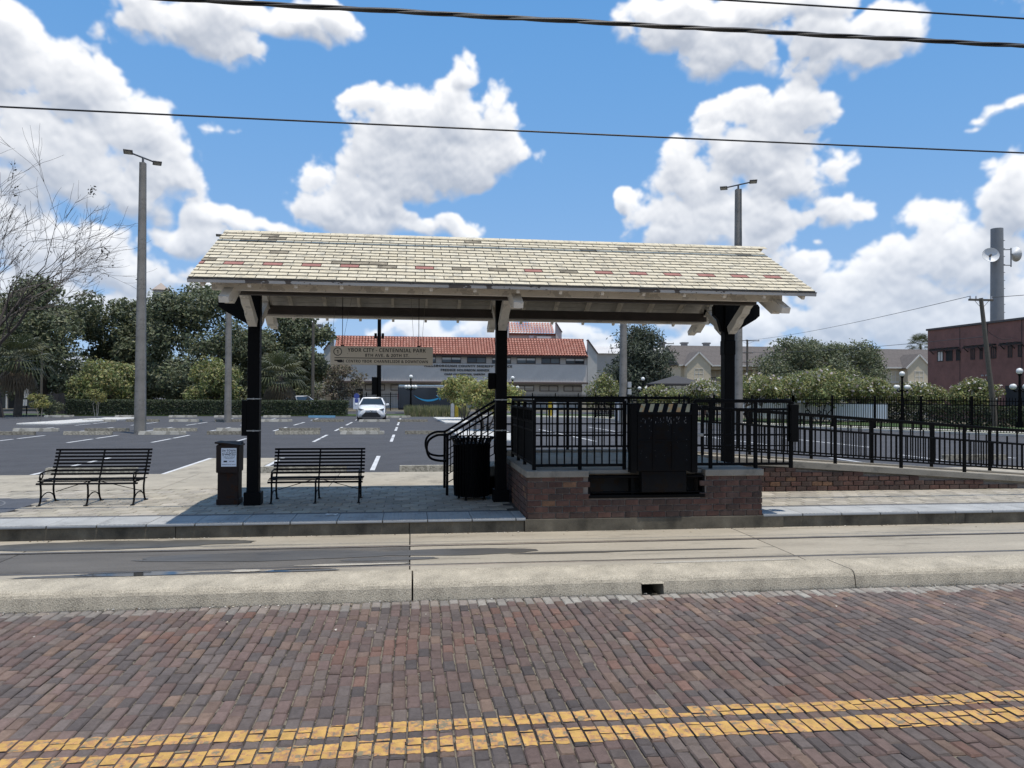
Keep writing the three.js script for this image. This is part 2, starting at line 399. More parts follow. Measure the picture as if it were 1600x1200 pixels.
// ---------------------------------------------------------------- materials
const M = {
  concrete: mat([0.44, 0.395, 0.32], { map: T.concrete, m: 2.7, bump: T.grainBump, bm: 0.5, bs: 0.0025, rough: 0.9 }),
  slab: mat([0.42, 0.375, 0.305], { map: T.concrete, m: 7.3, my: 1.6, bump: T.grainBump, bm: 0.6, bs: 0.003, rough: 0.88 }),
  infill: mat([0.135, 0.125, 0.115], { map: T.concrete, m: 5.1, my: 1.1, bump: T.grainBump, bm: 0.4, bs: 0.004, rough: 0.8 }),
  aggregate: mat([0.57, 0.51, 0.415], { map: T.aggregate, m: 1.15, bump: T.aggregate, bm: 1.15, bs: 0.006, rough: 0.95 }),
  kerbface: mat([0.165, 0.15, 0.122], { map: T.dirty, m: 1.3, bump: T.grainBump, bm: 0.5, bs: 0.004, rough: 0.95 }),
  tactile: mat([0.44, 0.445, 0.445], { map: T.concrete, m: 1.9, bump: T.domes, bm: 0.24, bs: 0.005, rough: 0.75 }),
  lip: mat([0.36, 0.38, 0.40], { map: T.grain, m: 0.7, rough: 0.7 }),
  border: mat([0.16, 0.16, 0.165], { map: T.grain, m: 0.9, rough: 0.9 }),
  dark: mat([0.03, 0.028, 0.026], { map: T.grain, m: 1, rough: 1 }),
  asphalt: mat([0.074, 0.074, 0.081], { map: T.asphalt, m: 3.1, bump: T.grainBump, bm: 0.35, bs: 0.006, rough: 0.92 }),
  linepaint: mat([0.74, 0.74, 0.74], { map: T.grain, m: 1.3, rough: 0.75 }),
  gravel: mat([0.78, 0.77, 0.74], { map: T.gravel, m: 1.1, bump: T.gravel, bs: 0.02, rough: 1 }),
  grass: mat([0.075, 0.11, 0.035], { map: T.grassy, m: 4, rough: 1, bump: T.grainBump, bm: 1, bs: 0.02 }),
  soil: mat([0.16, 0.14, 0.10], { map: T.asphalt, m: 6, rough: 1 }),
  steel: mat([0.25, 0.215, 0.185], { map: T.grain, m: 0.9, rough: 0.42, metal: 0.75 }),
  black: mat([0.0045, 0.0045, 0.005], { map: T.grain, m: 0.5, rough: 0.5, physical: true, spec: 0.16 }),
  blackmatt: mat([0.006, 0.006, 0.0065], { map: T.grain, m: 0.5, rough: 0.75, physical: true, spec: 0.15 }),
  glass: mat([0.03, 0.036, 0.04], { rough: 0.06, physical: true }),
  water: mat([0.02, 0.02, 0.02], { rough: 0.03, physical: true }),
};

// ---------------------------------------------------------------- ground: one sheet to the horizon, the yard side a step higher than the street
{
  const g = new THREE.BufferGeometry(), rows = [[300, -0.06], [-8.2, -0.06], [-8.3, 0.0], [-16.9, 0.0], [-17.0, 0.27], [-1600, 0.27]], pos = [], idx = [];
  rows.forEach(([z, y]) => pos.push(-1500, y, z, 1500, y, z));
  for (let i = 0; i < rows.length - 1; i++) { const a = i * 2; idx.push(a, a + 1, a + 2, a + 1, a + 3, a + 2); }
  g.setAttribute('position', new THREE.Float32BufferAttribute(pos, 3)); g.setIndex(idx); g.computeVertexNormals();
  struct('ground', boxUV(g), M.soil);
}

// ---------------------------------------------------------------- brick street
{
  const road = place('brick_road'), r = RNG(11);
  const bed = new THREE.PlaneGeometry(28, 6.86, 220, 60).rotateX(-Math.PI / 2).translate(0, 0, -4.43); { const p = bed.attributes.position; for (let i = 0; i < p.count; i++) p.setY(i, n3(p.getX(i) * 0.45, p.getZ(i) * 0.6, 0) * 0.022 - 0.0165); bed.computeVertexNormals(); }
  put('bedding', boxUV(bed), mat([0.27, 0.245, 0.205], { map: T.sand, m: 0.9, rough: 1 }), road);
  const bm = mat([1, 1, 1], { vc: true, map: T.grain, m: 0.33, bump: T.grainBump, bm: 0.22, bs: 0.0016, rough: 0.85, physical: true, spec: 0.4 });
  const pal = [[0.105, 0.105, 0.108], [0.128, 0.122, 0.12], [0.152, 0.118, 0.112], [0.168, 0.132, 0.122], [0.182, 0.142, 0.12], [0.135, 0.113, 0.109], [0.20, 0.128, 0.105], [0.22, 0.17, 0.135], [0.085, 0.087, 0.092], [0.165, 0.15, 0.138]];
  // one brick: a block with chamfered, knocked-about top edges
  function brick(x0, x1, z0, z1, y, rgb) {
    const j = () => (r() - 0.5) * 0.007, c = 0.0072, d = 0.008 + 0.004 * r(), tx = (r() - 0.5) * 0.05, tz = (r() - 0.5) * 0.035, mx = (x0 + x1) / 2, mz = (z0 + z1) / 2;
    const up = (x, z) => y + (x - mx) * tx + (z - mz) * tz;
    const b = [[x0 + j(), z1 + j()], [x1 + j(), z1 + j()], [x1 + j(), z0 + j()], [x0 + j(), z0 + j()]];
    const t = b.map(([x, z], i) => { const k = c * (0.7 + r()); return [x + (i === 0 || i === 3 ? k : -k), z + (i < 2 ? -k : k)]; });
    const pos = [], quad = (p) => { for (const i of [0, 1, 2, 0, 2, 3]) pos.push(...p[i]); };
    const T0 = t.map(([x, z]) => [x, up(x, z), z]), E = b.map(([x, z]) => [x, up(x, z) - d, z]), B = b.map(([x, z]) => [x, -0.045, z]);
    quad(T0);
    for (let i = 0; i < 4; i++) { const k = (i + 1) % 4; quad([E[i], E[k], T0[k], T0[i]]); quad([B[i], B[k], E[k], E[i]]); }
    const g = new THREE.BufferGeometry(); g.setAttribute('position', new THREE.Float32BufferAttribute(pos, 3)); g.computeVertexNormals();
    return { g: tint(boxUV(g, r() * 3, r() * 3), rgb), up, t };
  }
  const W = 0.0965, L = 0.196, bricks = [], paint = [[], []], bands = [[-4.965, -4.805], [-4.715, -4.515]];
  const paintStrip = (b, z0, z1, x0, x1, out) => {  // paint lies on each brick, short of its joints
    const n = 4, pos = [], e0 = z0, e1 = z1;
    const f = (z, x, edge) => z + (edge ? (n3(x * 21, z * 5, 3) * 0.016 + (r() - 0.5) * 0.006) : 0);
    const P = [];
    for (let i = 0; i <= n; i++) { const x = mix(x0, x1, i / n), za = f(e0, x, bands.some((q) => Math.abs(q[0] - e0) < 1e-6)), zb = f(e1, x, bands.some((q) => Math.abs(q[1] - e1) < 1e-6)); P.push([[x, b.up(x, za) + 0.0025, za], [x, b.up(x, zb) + 0.0025, zb]]); }
    for (let i = 0; i < n; i++) { const [a, c] = P[i], [d, e] = P[i + 1]; for (const q of [c, e, d, c, d, a]) pos.push(...q); }
    // edge going down into the joint
    const g = new THREE.BufferGeometry(); g.setAttribute('position', new THREE.Float32BufferAttribute(pos, 3)); g.computeVertexNormals(); out.push(boxUV(g, r(), r()));
  };
  for (let i = -125; i < 125; i++) {
    const cx = i * W, off = (i & 1 ? 0.5 : 0) * L + (r() - 0.5) * 0.06;
    let z = -1.05 - off;
    while (z > -7.8) {
      const len = L * (r() < 0.08 ? 0.62 : 1) * (0.95 + 0.1 * r()), z1 = z, z0 = Math.max(z - len, -7.83); z = z0;
      if (z1 - z0 < 0.05) continue;
      const zm = (z0 + z1) / 2, wob = (q) => n3(cx * 0.5, q * 0.9, 5.5) * 0.035 + n3(cx * 3, q * 2.3, 1.1) * 0.012;
      const gx = 0.003 + 0.0036 * r(), gz = 0.0026 + 0.0034 * r(), xw = wob(zm), x0 = cx + xw + gx, x1 = cx + W + wob(zm) - gx;
      const k = 1.5 * n3(cx * 0.55, zm * 0.7, 2.2) + 0.5 * n3(cx * 2.6, zm * 2.6, 8.2);
      let idx = Math.floor(clamp(0.42 + k * 0.42 + (r() - 0.5) * 0.75, 0, 0.999) * 7);
      if (r() < 0.05) idx = 7; if (r() < 0.05) idx = 8; if (r() < 0.12) idx = 9;
      const kb = 0.84 + 0.3 * r(); const wear = 0.94 + 0.3 * n3(cx * 0.33, zm * 0.2, 6.6); let rgb = pal[idx].map((c, q) => mix(c, [0.14, 0.112, 0.102][q], 0.26) * kb * wear * [1.42, 1.26, 1.18][q]);
      if (z0 < -7.72) { const pale = 0.35 + 0.6 * sstep(-1.5, 2.5, cx) * r() + 0.15 * r(); rgb = rgb.map((c, q) => mix(c, [0.44, 0.41, 0.36][q], pale)); }
      const b = brick(x0, x1, z0 + gz, z1 - gz, n3(cx * 0.45, zm * 0.6, 0) * 0.022 + n3(cx * 1.6, zm * 1.6, 4) * 0.006 + (r() - 0.5) * 0.006, rgb);
      bricks.push({ g: b.g, d: Math.hypot(cx - 0.55, zm + 3.4) + (zm > -4.42 ? 50 : 0) });
      bands.forEach(([a, c], q) => {
        const p0 = Math.max(a, z0 + gz + 0.003), p1 = Math.min(c, z1 - gz - 0.003);
        if (p1 - p0 > 0.008 && r() > 0.012) paintStrip(b, p0, p1, x0 + 0.003, x1 - 0.003, paint[q]);
      });
    }
  }
  bricks.sort((a, b) => a.d - b.d);
  bricks.slice(0, 300).forEach((b) => put('brick', b.g, bm, road));
  stuff(put('brick_paving', merge(bricks.slice(300).map((b) => b.g)), bm, road));
  const ym = mat([0.64, 0.375, 0.10], { map: tex(512, (u, v) => { const f = fbmD(u, v), s = 0.8 + 0.5 * (fbmA(u, v) - 0.5) + 0.3 * (speck(u, v) - 0.5); const q = sstep(0.47, 0.6, f); return f > 0.655 ? [s * 0.4, s * 0.55, s * 1.3] : [s * (1 - 0.2 * q), s * (1 - 0.3 * q), s * (1 + 0.1 * q)]; }), m: 0.45, rough: 0.7, bump: T.grainBump, bm: 0.2, bs: 0.002 });
  for (const p of paint) struct('yellow_line', merge(p), ym);
}

// ---------------------------------------------------------------- street kerb, tram track, platform edge
{
  const kerb = place('street_kerb');
  const prof = [[-7.84, -0.1], [-7.845, 0.0], [-7.872, 0.115], [-7.888, 0.142], [-7.915, 0.163], [-7.96, 0.174], [-8.448, 0.174], [-8.448, -0.1]];
  const run = (x0, x1, yMin = -1) => {
    const pts = prof.map(([z, y]) => [z, Math.max(y, yMin)]), s = new THREE.Shape(pts.map(([z, y]) => new THREE.Vector2(-z, y))), g = new THREE.ExtrudeGeometry(s, { depth: x1 - x0, bevelEnabled: false, steps: Math.max(1, Math.round((x1 - x0) / 0.12)) });
    // shape plane: X = -z, Y = y, pushed along Z; turned so that the push runs along x
    const p = g.attributes.position;
    for (let i = 0; i < p.count; i++) { const X = p.getX(i), y = p.getY(i), w = p.getZ(i), x = x0 + w; const wear = y > 0.1 && X < 7.95 ? n3(x * 2.2, 3, y * 9) * 0.008 : 0; p.setXYZ(i, x, y + wear, -X + wear * 0.6); }
    g.computeVertexNormals(); return boxUV(g);
  };
  for (const [a, b] of [[-14.4, -9.63], [-9.617, -4.81], [-4.797, 0.02], [4.838, 9.64], [9.655, 14.4]]) put('kerb_stone', run(a, b), M.aggregate, kerb);
  put('kerb_stone', merge([run(0.038, 2.42), run(2.66, 4.825), run(2.42, 2.66, 0.098)]), M.aggregate, kerb);
  put('drain_slot', boxUV(box(2.42, -0.03, -8.44, 2.66, 0.097, -8.40)), M.aggregate, kerb);
  // tram track
  const track = place('tram_track');
  put('track_bed', sheet([[-14.4, -8.44], [14.4, -8.44], [14.4, -10.64], [-14.4, -10.64]], 0.06), M.dark, track);
  const xs = [-14.4, -9.2, -4.58, 0.0, 4.6, 9.3, 14.4];
  for (let i = 0; i < 6; i++) {
    const a = xs[i] + 0.006, b = xs[i + 1] - 0.006;
    put('concrete_panel', boxUV(box(a, 0.04, -8.668, b, 0.164, -8.45, 0.006), i * 1.3, i), M.slab, track);
    put(i < 3 ? 'asphalt_infill' : 'concrete_panel', boxUV(box(a, 0.04, -9.76, b, 0.163, -8.765, 0.006), i * 0.7, i), i < 3 ? M.infill : M.slab, track);
    put('concrete_panel', boxUV(box(a, 0.04, -10.62, b, 0.166, -9.862, 0.006), i * 2.1, i), M.slab, track);
  }
  for (const [z0, z1] of [[-8.722, -8.672], [-9.856, -9.806]]) put('rail', boxUV(box(-14.4, 0.06, z0, 14.4, 0.168, z1, 0.006)), M.steel, track);
  // wet patches and puddles with outlines of their own
  const blot = (cx, cz, rx, rz, y, seed, n = 46) => { const p = []; for (let i = 0; i < n; i++) { const a = (i / n) * Math.PI * 2, k = 1 + 0.28 * n3(Math.cos(a) * 1.5 + seed, Math.sin(a) * 1.5, seed) + 0.12 * n3(Math.cos(a) * 5, Math.sin(a) * 5, seed); p.push([cx + Math.cos(a) * rx * k, clamp(cz + Math.sin(a) * rz * k, -10.6, -8.46)]); } return sheet(p, y); };
  const damp = mat([0.11, 0.102, 0.088], { map: T.concrete, m: 1.7, rough: 0.5, physical: true }), dampDark = mat([0.10, 0.093, 0.085], { map: T.concrete, m: 2.3, my: 0.7, rough: 0.5, physical: true });
  struct('damp_patch', blot(-3.95, -10.2, 1.3, 0.3, 0.1705, 3), damp);
  struct('damp_patch', blot(-2.75, -10.28, 0.75, 0.17, 0.1712, 8), damp);
  struct('damp_patch', blot(-1.6, -9.35, 1.45, 0.26, 0.1675, 5), dampDark);
  struct('damp_patch', blot(0.55, -9.36, 0.95, 0.2, 0.1672, 6), dampDark);
  struct('damp_patch', blot(-0.25, -9.05, 0.5, 0.1, 0.1669, 16), dampDark);
  struct('damp_patch', blot(1.9, -9.18, 0.75, 0.05, 0.1679, 7), dampDark);
  struct('damp_patch', blot(3.2, -9.2, 1.2, 0.035, 0.1675, 9), dampDark);
  struct('damp_patch', blot(-2.6, -8.54, 1.5, 0.075, 0.1685, 10), dampDark);
  struct('puddle', blot(-2.85, -8.57, 0.62, 0.085, 0.1725, 12), M.water);
  struct('puddle', blot(-1.15, -8.56, 0.42, 0.06, 0.1725, 13), M.water);
  const silt = mat([0.55, 0.50, 0.42], { map: T.gravel, m: 0.6, rough: 1, bump: T.gravel, bs: 0.006 });
  struct('sand_patch', blot(-0.62, -8.8, 0.62, 0.045, 0.1688, 14), silt);
  struct('sand_patch', blot(-1.75, -8.58, 0.16, 0.06, 0.1765, 15), silt);
  struct('sand_patch', blot(3.6, -8.52, 0.8, 0.05, 0.1695, 16), silt);
  // platform edge: stained kerb blocks below pale tactile tiles
  const edge = place('platform_kerb'), dr = RNG(31);
  const ex = [-14.4, -12.2, -9.15, -6.1, -3.06, -0.01, 1.58];
  const rough = (a, b) => { let g = new THREE.BoxGeometry(b - a, 0.32, 0.36, 40, 4, 1); g.translate((a + b) / 2, 0.185, -10.795); const p = g.attributes.position; for (let i = 0; i < p.count; i++) if (p.getZ(i) > -10.7) p.setZ(i, p.getZ(i) + 0.008 * n3(p.getX(i) * 3.1, p.getY(i) * 14, 4) + 0.004 * n3(p.getX(i) * 14, p.getY(i) * 22, 9)); g.computeVertexNormals(); return boxUV(g, a * 0.7); };
  for (let i = 0; i < ex.length - 1; i++) put('kerb_block', rough(ex[i] + 0.005, ex[i + 1] - 0.005), M.kerbface, edge);
  for (const [a, b] of [[5.4, 8.3], [8.3, 11.3], [11.3, 14.4]]) put('kerb_block', rough(a + 0.005, b - 0.005), M.kerbface, edge);
  const tiles = place('tactile_strip');
  const tile = (a, b) => { const t = put('tactile_tile', boxUV(box(a, 0.34, -11.235, b, 0.362 + 0.002 * dr(), -10.605, 0.008), dr(), dr()), M.tactile, tiles); put('tile_lip', box(a + 0.004, 0.325, -10.606, b - 0.004, 0.352, -10.588, 0.006), M.lip, t); };
  for (let x = -14.4; x < 1.55; x += 0.61) tile(x + 0.003, Math.min(x + 0.607, 1.6));
  for (let x = 5.08; x < 14; x += 0.61) tile(x + 0.003, x + 0.607);
}

// ---------------------------------------------------------------- platform paving
{
  const plat = place('platform_paving'), r = RNG(21);
  put('bedding', sheet([[-16, -11.2], [14.4, -11.2], [14.4, -14.5], [-16, -14.5]], 0.347), mat([0.075, 0.066, 0.055], { map: T.grain, m: 0.7, rough: 1 }), plat);
  for (let x = -16; x < 14.3; x += 0.3) if (x < 1.4 || x > 5.1) put('border_stone', boxUV(box(x + 0.002, 0.33, -11.385, x + 0.297, 0.357, -11.245, 0.004), r(), r()), M.border, plat);
  const hm = mat([1, 1, 1], { vc: true, map: T.concrete, m: 1.4, bump: T.grainBump, bm: 0.4, bs: 0.003, rough: 0.9 });
  const W = 0.262;  // flat-to-flat across x
  const list = [];
  function paver(cx, cz, rgb) {
    const h = W / 2 - 0.0034, a = 0.2035, b = 0.155, y = 0.358 + (r() - 0.5) * 0.006, c = 0.009;
    const out = [[h, a - 0.115], [h, -(a - 0.115)], [0, -b + 0.004], [-h, -(a - 0.115)], [-h, a - 0.115], [0, b - 0.004]].map(([x, z]) => [cx + x, clamp(cz + z, -14.41, -11.4)]);
    const pos = []; const top = out.map(([x, z]) => [mix(x, cx, 0.045), y, mix(z, cz, 0.04)]), e = out.map(([x, z]) => [x, y - c, z]), bt = out.map(([x, z]) => [x, 0.33, z]);
    for (let i = 0; i < 6; i++) { const k = (i + 1) % 6; if (i > 0 && i < 5) pos.push(...top[0], ...top[i], ...top[k]); for (const q of [e[i], e[k], top[k], e[i], top[k], top[i], bt[i], bt[k], e[k], bt[i], e[k], e[i]]) pos.push(...q); }
    const g = new THREE.BufferGeometry(); g.setAttribute('position', new THREE.Float32BufferAttribute(pos, 3)); g.computeVertexNormals();
    list.push({ g: tint(boxUV(g, r() * 2, r() * 2), rgb), d: Math.hypot(cx + 1.5, (cz + 11) * 0.6) + (cx > 1.5 ? 4 : 0) });
  }
  for (let j = 0; j < 15; j++) for (let i = -62; i < 56; i++) {
    const cx = (i + (j & 1 ? 0.5 : 0)) * W, cz = -11.46 - j * 0.248;
    if (cz < -14.4) continue;
    if (cx < -5.72 && cx > -8.4 && cz < -11.4 && cz > -13.4) continue;
    if (cx > 1.45 && cx < 5.2) continue; if (cx > 5 && cz < -13.1) continue;
    const k = 0.82 + 0.34 * r(); paver(cx, cz, [0.44 * k, 0.40 * k, (0.325 + 0.02 * r()) * k]);
  }
  list.sort((a, b) => a.d - b.d);
  list.slice(0, 300).forEach((p) => put('paver', p.g, hm, plat));
  stuff(put('paver_field', merge(list.slice(300).map((p) => p.g)), hm, plat));
  // dark inlaid panel with pale rings, left of the bench
  const inlay = place('paving_inlay');
  put('dark_panel', boxUV(box(-8.38, 0.33, -13.38, -5.73, 0.359, -11.41, 0.004)), mat([0.085, 0.09, 0.105], { map: T.asphalt, m: 1.5, rough: 0.85 }), inlay);
  const ringm = mat([0.22, 0.225, 0.24], { map: T.grain, m: 0.5, rough: 0.9 });
  for (const q of [0.35, 0.55, 0.75, 0.93]) put('ring', boxUV(new THREE.RingGeometry(q, q + 0.022, 60).rotateX(-Math.PI / 2).translate(-7.05, 0.3635, -12.39)), ringm, inlay);
  // concrete walk behind the platform
  const walk = place('concrete_walk');
  for (let x = -31; x < 30; x += 2.95) put('concrete_panel', boxUV(box(x + 0.006, 0.2, -17.08, x + 2.944, 0.352, -14.425, 0.008), r() * 3, r() * 3), M.concrete, walk);
  put('crossing_panel', boxUV(box(-5.25, 0.2, -21.4, -3.5, 0.318, -17.09, 0.006)), M.concrete, walk);
  { // grit, leaves and chips along the gutter and at the foot of the platform kerb
    const dr = RNG(91), g = [[], [], []];
    for (let i = 0; i < 620; i++) { const far = dr() < 0.4, x = mix(-5, 9, dr()), z = far ? -10.585 + 0.06 * dr() * dr() + (dr() < 0.1 ? 0.3 * dr() : 0) : -7.825 + 0.13 * dr() * dr() + (dr() < 0.12 ? 0.9 * dr() : 0), s = 0.006 + 0.014 * dr() * dr(), y = far ? 0.167 : 0.004, q = new THREE.TetrahedronGeometry(s).rotateX(dr() * 3).rotateY(dr() * 6).scale(1, 0.5, 1 + dr()).translate(x, y + s * 0.3, z); g[Math.floor(dr() * 3)].push(q); }
    const cols = [[0.36, 0.31, 0.23], [0.16, 0.12, 0.08], [0.5, 0.46, 0.4]]; stuff(tag(put('gutter_grit', merge(g.flatMap((l, k) => l.map((q) => tint(q, cols[k])))), mat([1, 1, 1], { vc: true, rough: 1 })), 'loose grit and dry leaf bits along the kerb gutters', 'grit'));
  }
  // a fallen scrap of paper on the tactile tiles
  const pr = new THREE.PlaneGeometry(0.17, 0.09, 6, 3).rotateX(-Math.PI / 2); { const p = pr.attributes.position; for (let i = 0; i < p.count; i++) p.setY(i, 0.012 * n3(p.getX(i) * 30, 1, p.getZ(i) * 30) + 0.012); pr.computeVertexNormals(); }
  const sc = put('paper_scrap', pr, mat([0.7, 0.69, 0.66], { side: THREE.DoubleSide, rough: 0.9 })); sc.position.set(-1.1, 0.362, -11.12); tag(sc, 'crumpled scrap of white paper on the shaded tactile strip', 'litter');
}

// ---------------------------------------------------------------- car park
const STALL = 2.77;
{
  const lot = [[-75, -17.1], [35.5, -17.1], [26.3, -30.5], [20.2, -39.4], [14.5, -47.5], [12, -53], [4.5, -56], [4.5, -58.3], [-75, -58.3]];
  struct('car_park', sheet(lot, 0.3), M.asphalt);
  const dash = (x0, z0, x1, z1, w = 0.11) => bar(V(x0, 0.3025, z0), V(x1, 0.3025, z1), w, 0.005);
  const front = []; for (const [x, a, b] of [[-0.87, -18, -22], [-8, -17.6, -21.9], [-10.8, -17.6, -21.9], [-13.6, -17.6, -21.9], [-5.31, -17.3, -21.6], [-3.43, -17.3, -21.6], [11.9, -18, -21.4], [14.6, -19.4, -21.4], [17.2, -20, -21.4]]) front.push(dash(x, a, x - 0.02, b));
  front.forEach((g) => struct('bay_line', boxUV(g), M.linepaint));
  const rows = [[-28.4, -33.0, [-0.7, -3.47, -6.24, -9.0, -11.78, -14.55, -17.3, -20]], [-36.4, -40.2, [-0.7, -3.47, -6.24, -9.0, -11.78, -14.55, -17.3, -20]], [-42.6, -46.8, [-0.7, -3.47, -6.24, -9, -11.78, -14.55, -17.3]], [-49.8, -53.4, [-0.7, -3.47, -6.24, -9, -11.78]]];
  for (const [a, b, xs] of rows) for (const x of xs) struct('bay_line', boxUV(merge([dash(x, a, x, mix(a, b, 0.46)), dash(x, mix(a, b, 0.54), x, b)])), M.linepaint);
  for (const [x0, z0, x1, z1] of [[6.3, -37.5, 6.9, -28.2], [9.4, -40, 9.7, -34], [12.2, -33, 12.6, -26], [15.2, -30, 15.6, -24.5]]) struct('bay_line', boxUV(dash(x0, z0, x1, z1)), M.linepaint);
  // wheel stops
  const wg = (() => { const g = prism([[-0.085, 0], [0.085, 0], [0.06, 0.12], [-0.06, 0.12]], 1.83, 0.012).translate(0, 0.012, -0.915).rotateY(Math.PI / 2); return boxUV(g); })();
  const stopTex = tex(512, (u, v) => { const f = fbmD(u, v), s = 0.75 + 0.5 * (fbmA(u, v) - 0.5) + 0.2 * (speck(u, v) - 0.5); return f > 0.55 ? [s * 0.6, s * 0.58, s * 0.53] : [s, s * 0.97, s * 0.9]; });
  const sm = [mat([0.46, 0.44, 0.39], { map: stopTex, m: 0.62, rough: 0.95 }), mat([0.30, 0.285, 0.25], { map: stopTex, m: 0.9, rough: 0.95 }), mat([0.58, 0.57, 0.54], { map: stopTex, m: 2.3, rough: 0.95 })];
  const blue = mat([0.16, 0.36, 0.55], { map: T.grain, m: 0.8, rough: 0.8 });
  let first = null, r = RNG(5);
  const stop = (x, z, k, label, group) => {
    const o = put('wheel_stop', wg, sm[k % 3]); o.position.set(x, 0.3, z); o.rotation.y = (r() - 0.5) * 0.05; tag(o, label, 'wheel stop', group); return o;
  };
  const ords = ['first', 'second', 'third', 'fourth', 'fifth', 'sixth', 'seventh', 'eighth'];
  [[-2.35, 'stained concrete wheel stop seen through the slats of the right bench'], [0.68, 'pale concrete wheel stop left of the stair handrail at the near kerb'], [-6.8, 'stained concrete wheel stop behind the left bench'], [-9.7, 'concrete wheel stop at the left edge, beyond the left bench'], [15.6, 'dark stained wheel stop beyond the lower end of the ramp railing'], [18.5, 'wheel stop at the right edge beyond the ramp railing']].forEach(([x, l], i) => stop(x, x > 10 ? -19.6 : -17.62, i === 1 || i === 2 ? 0 : i, l, 'wheel stops along the near edge of the car park'));
  [0.68, -2.05, -4.75, -7.5, -10.2, -13.1, -16.05].forEach((x, i) => stop(x, -33.5, i + 1, ords[i] + ' wheel stop from the stair end in the front line of the middle double row', 'wheel stops in the front line of the double row'));
  [-2.35, -5.05, -7.8, -10.5, -13.4, -16.35].forEach((x, i) => stop(x, -36.3, i, ords[i] + ' wheel stop from the right in the back line of the middle double row', 'wheel stops in the back line of the double row'));
  [[0.1, 'wheel stop right of the white car, beside the gravel island'], [-2.2, 'pale wheel stop straight in front of the white car'], [-4.95, 'wheel stop in the bay left of the white car'], [-8.0, 'wheel stop right of the shelter post in the row before the hedge'], [-10.6, 'wheel stop at the foot of the lamp pole behind the shelter'], [-13.2, 'wheel stop between the two left lamp poles in the row before the hedge'], [-15.6, 'wheel stop right of the tall left lamp pole'], [-18.0, 'wheel stop at the tip of the white gravel island by the sapling']].forEach(([x, l], i) => stop(x, -47.6, i % 2 ? 2 : 1, l, 'wheel stops in the row before the hedge'));
  [[-23.6, 2, 'leftmost pale wheel stop at the foot of the hedge'], [-19.1, 2, 'pale wheel stop at the hedge behind the gravel island'], [-15.6, 2, 'pale wheel stop at the hedge left of the shelter post'], [-12.6, 2, 'pale wheel stop at the hedge behind the short lamp pole'], [-9.3, 2, 'pale wheel stop at the hedge right of the shelter post']].forEach(([x, k, l]) => stop(x, -55.6, k, l, 'pale wheel stops at the hedge'));
  const bs = stop(-6.2, -55.4, 0, 'wheel stop painted light blue for the disabled bay, left of the white car'); bs.material = blue;
  stop(-0.95, -55.4, 2, 'pale wheel stop behind the white car on its right side');
  // white gravel islands
  for (const p of [[[-20.3, -43.0], [-18.1, -42.9], [-17.4, -52.4], [-19.5, -52.5]], [[1.6, -53.5], [2.0, -44.7], [3.5, -43.8], [3.5, -52.6]], [[1.84, -35.8], [1.95, -30.6], [4.2, -26.6], [4.3, -35.7]]]) {
    const g = prism(p.map(([x, z]) => [x, -z]), 0.07, 0.03).rotateX(-Math.PI / 2); struct('gravel_island', boxUV(g.translate(0, 0.3, 0)), M.gravel);
  }
  // kerb, pavement and grass to the right of and behind the car park
  const K = [[4.5, -56], [12, -53], [14.5, -47.5], [20.2, -39.4], [26.3, -30.5], [36.5, -15.6]];
  const kb = []; for (let i = 0; i < K.length - 1; i++) kb.push(bar(V(K[i][0], 0.36, K[i][1]), V(K[i + 1][0], 0.36, K[i + 1][1]), 0.22, 0.13, 0.02));
  struct('lot_kerb', boxUV(merge(kb)), mat([0.55, 0.53, 0.49], { map: T.concrete, m: 2, rough: 0.9 }));
  const off = (d) => K.map(([x, z], i) => { const a = K[Math.max(i - 1, 0)], b = K[Math.min(i + 1, K.length - 1)], dx = b[0] - a[0], dz = b[1] - a[1], L = Math.hypot(dx, dz); return [x + (dz / L) * d, z - (dx / L) * d]; });
  const strip = (d0, d1, y) => { const a = off(d0), b = off(d1); return sheet([...a, ...b.reverse()], y); };
  struct('grass_verge', strip(0.1, 1.7, 0.385), M.grass);
  struct('pavement', strip(1.7, 3.6, 0.395), mat([0.5, 0.48, 0.43], { map: T.concrete, m: 3, rough: 0.9 }));
  struct('lawn', strip(3.6, 9, 0.385), M.grass);
  struct('lawn', sheet([[-75, -58.3], [4.5, -58.3], [4.5, -63], [-75, -63]], 0.34), M.grass);
  struct('pavement', sheet([[-75, -58.6], [-24, -58.6], [-24, -59.4], [-75, -59.4]], 0.352), mat([0.48, 0.45, 0.40], { map: T.concrete, m: 3, rough: 0.9 }));
  struct('back_street', sheet([[-140, -64], [60, -64], [60, -74], [-140, -74]], 0.29), M.asphalt);
}
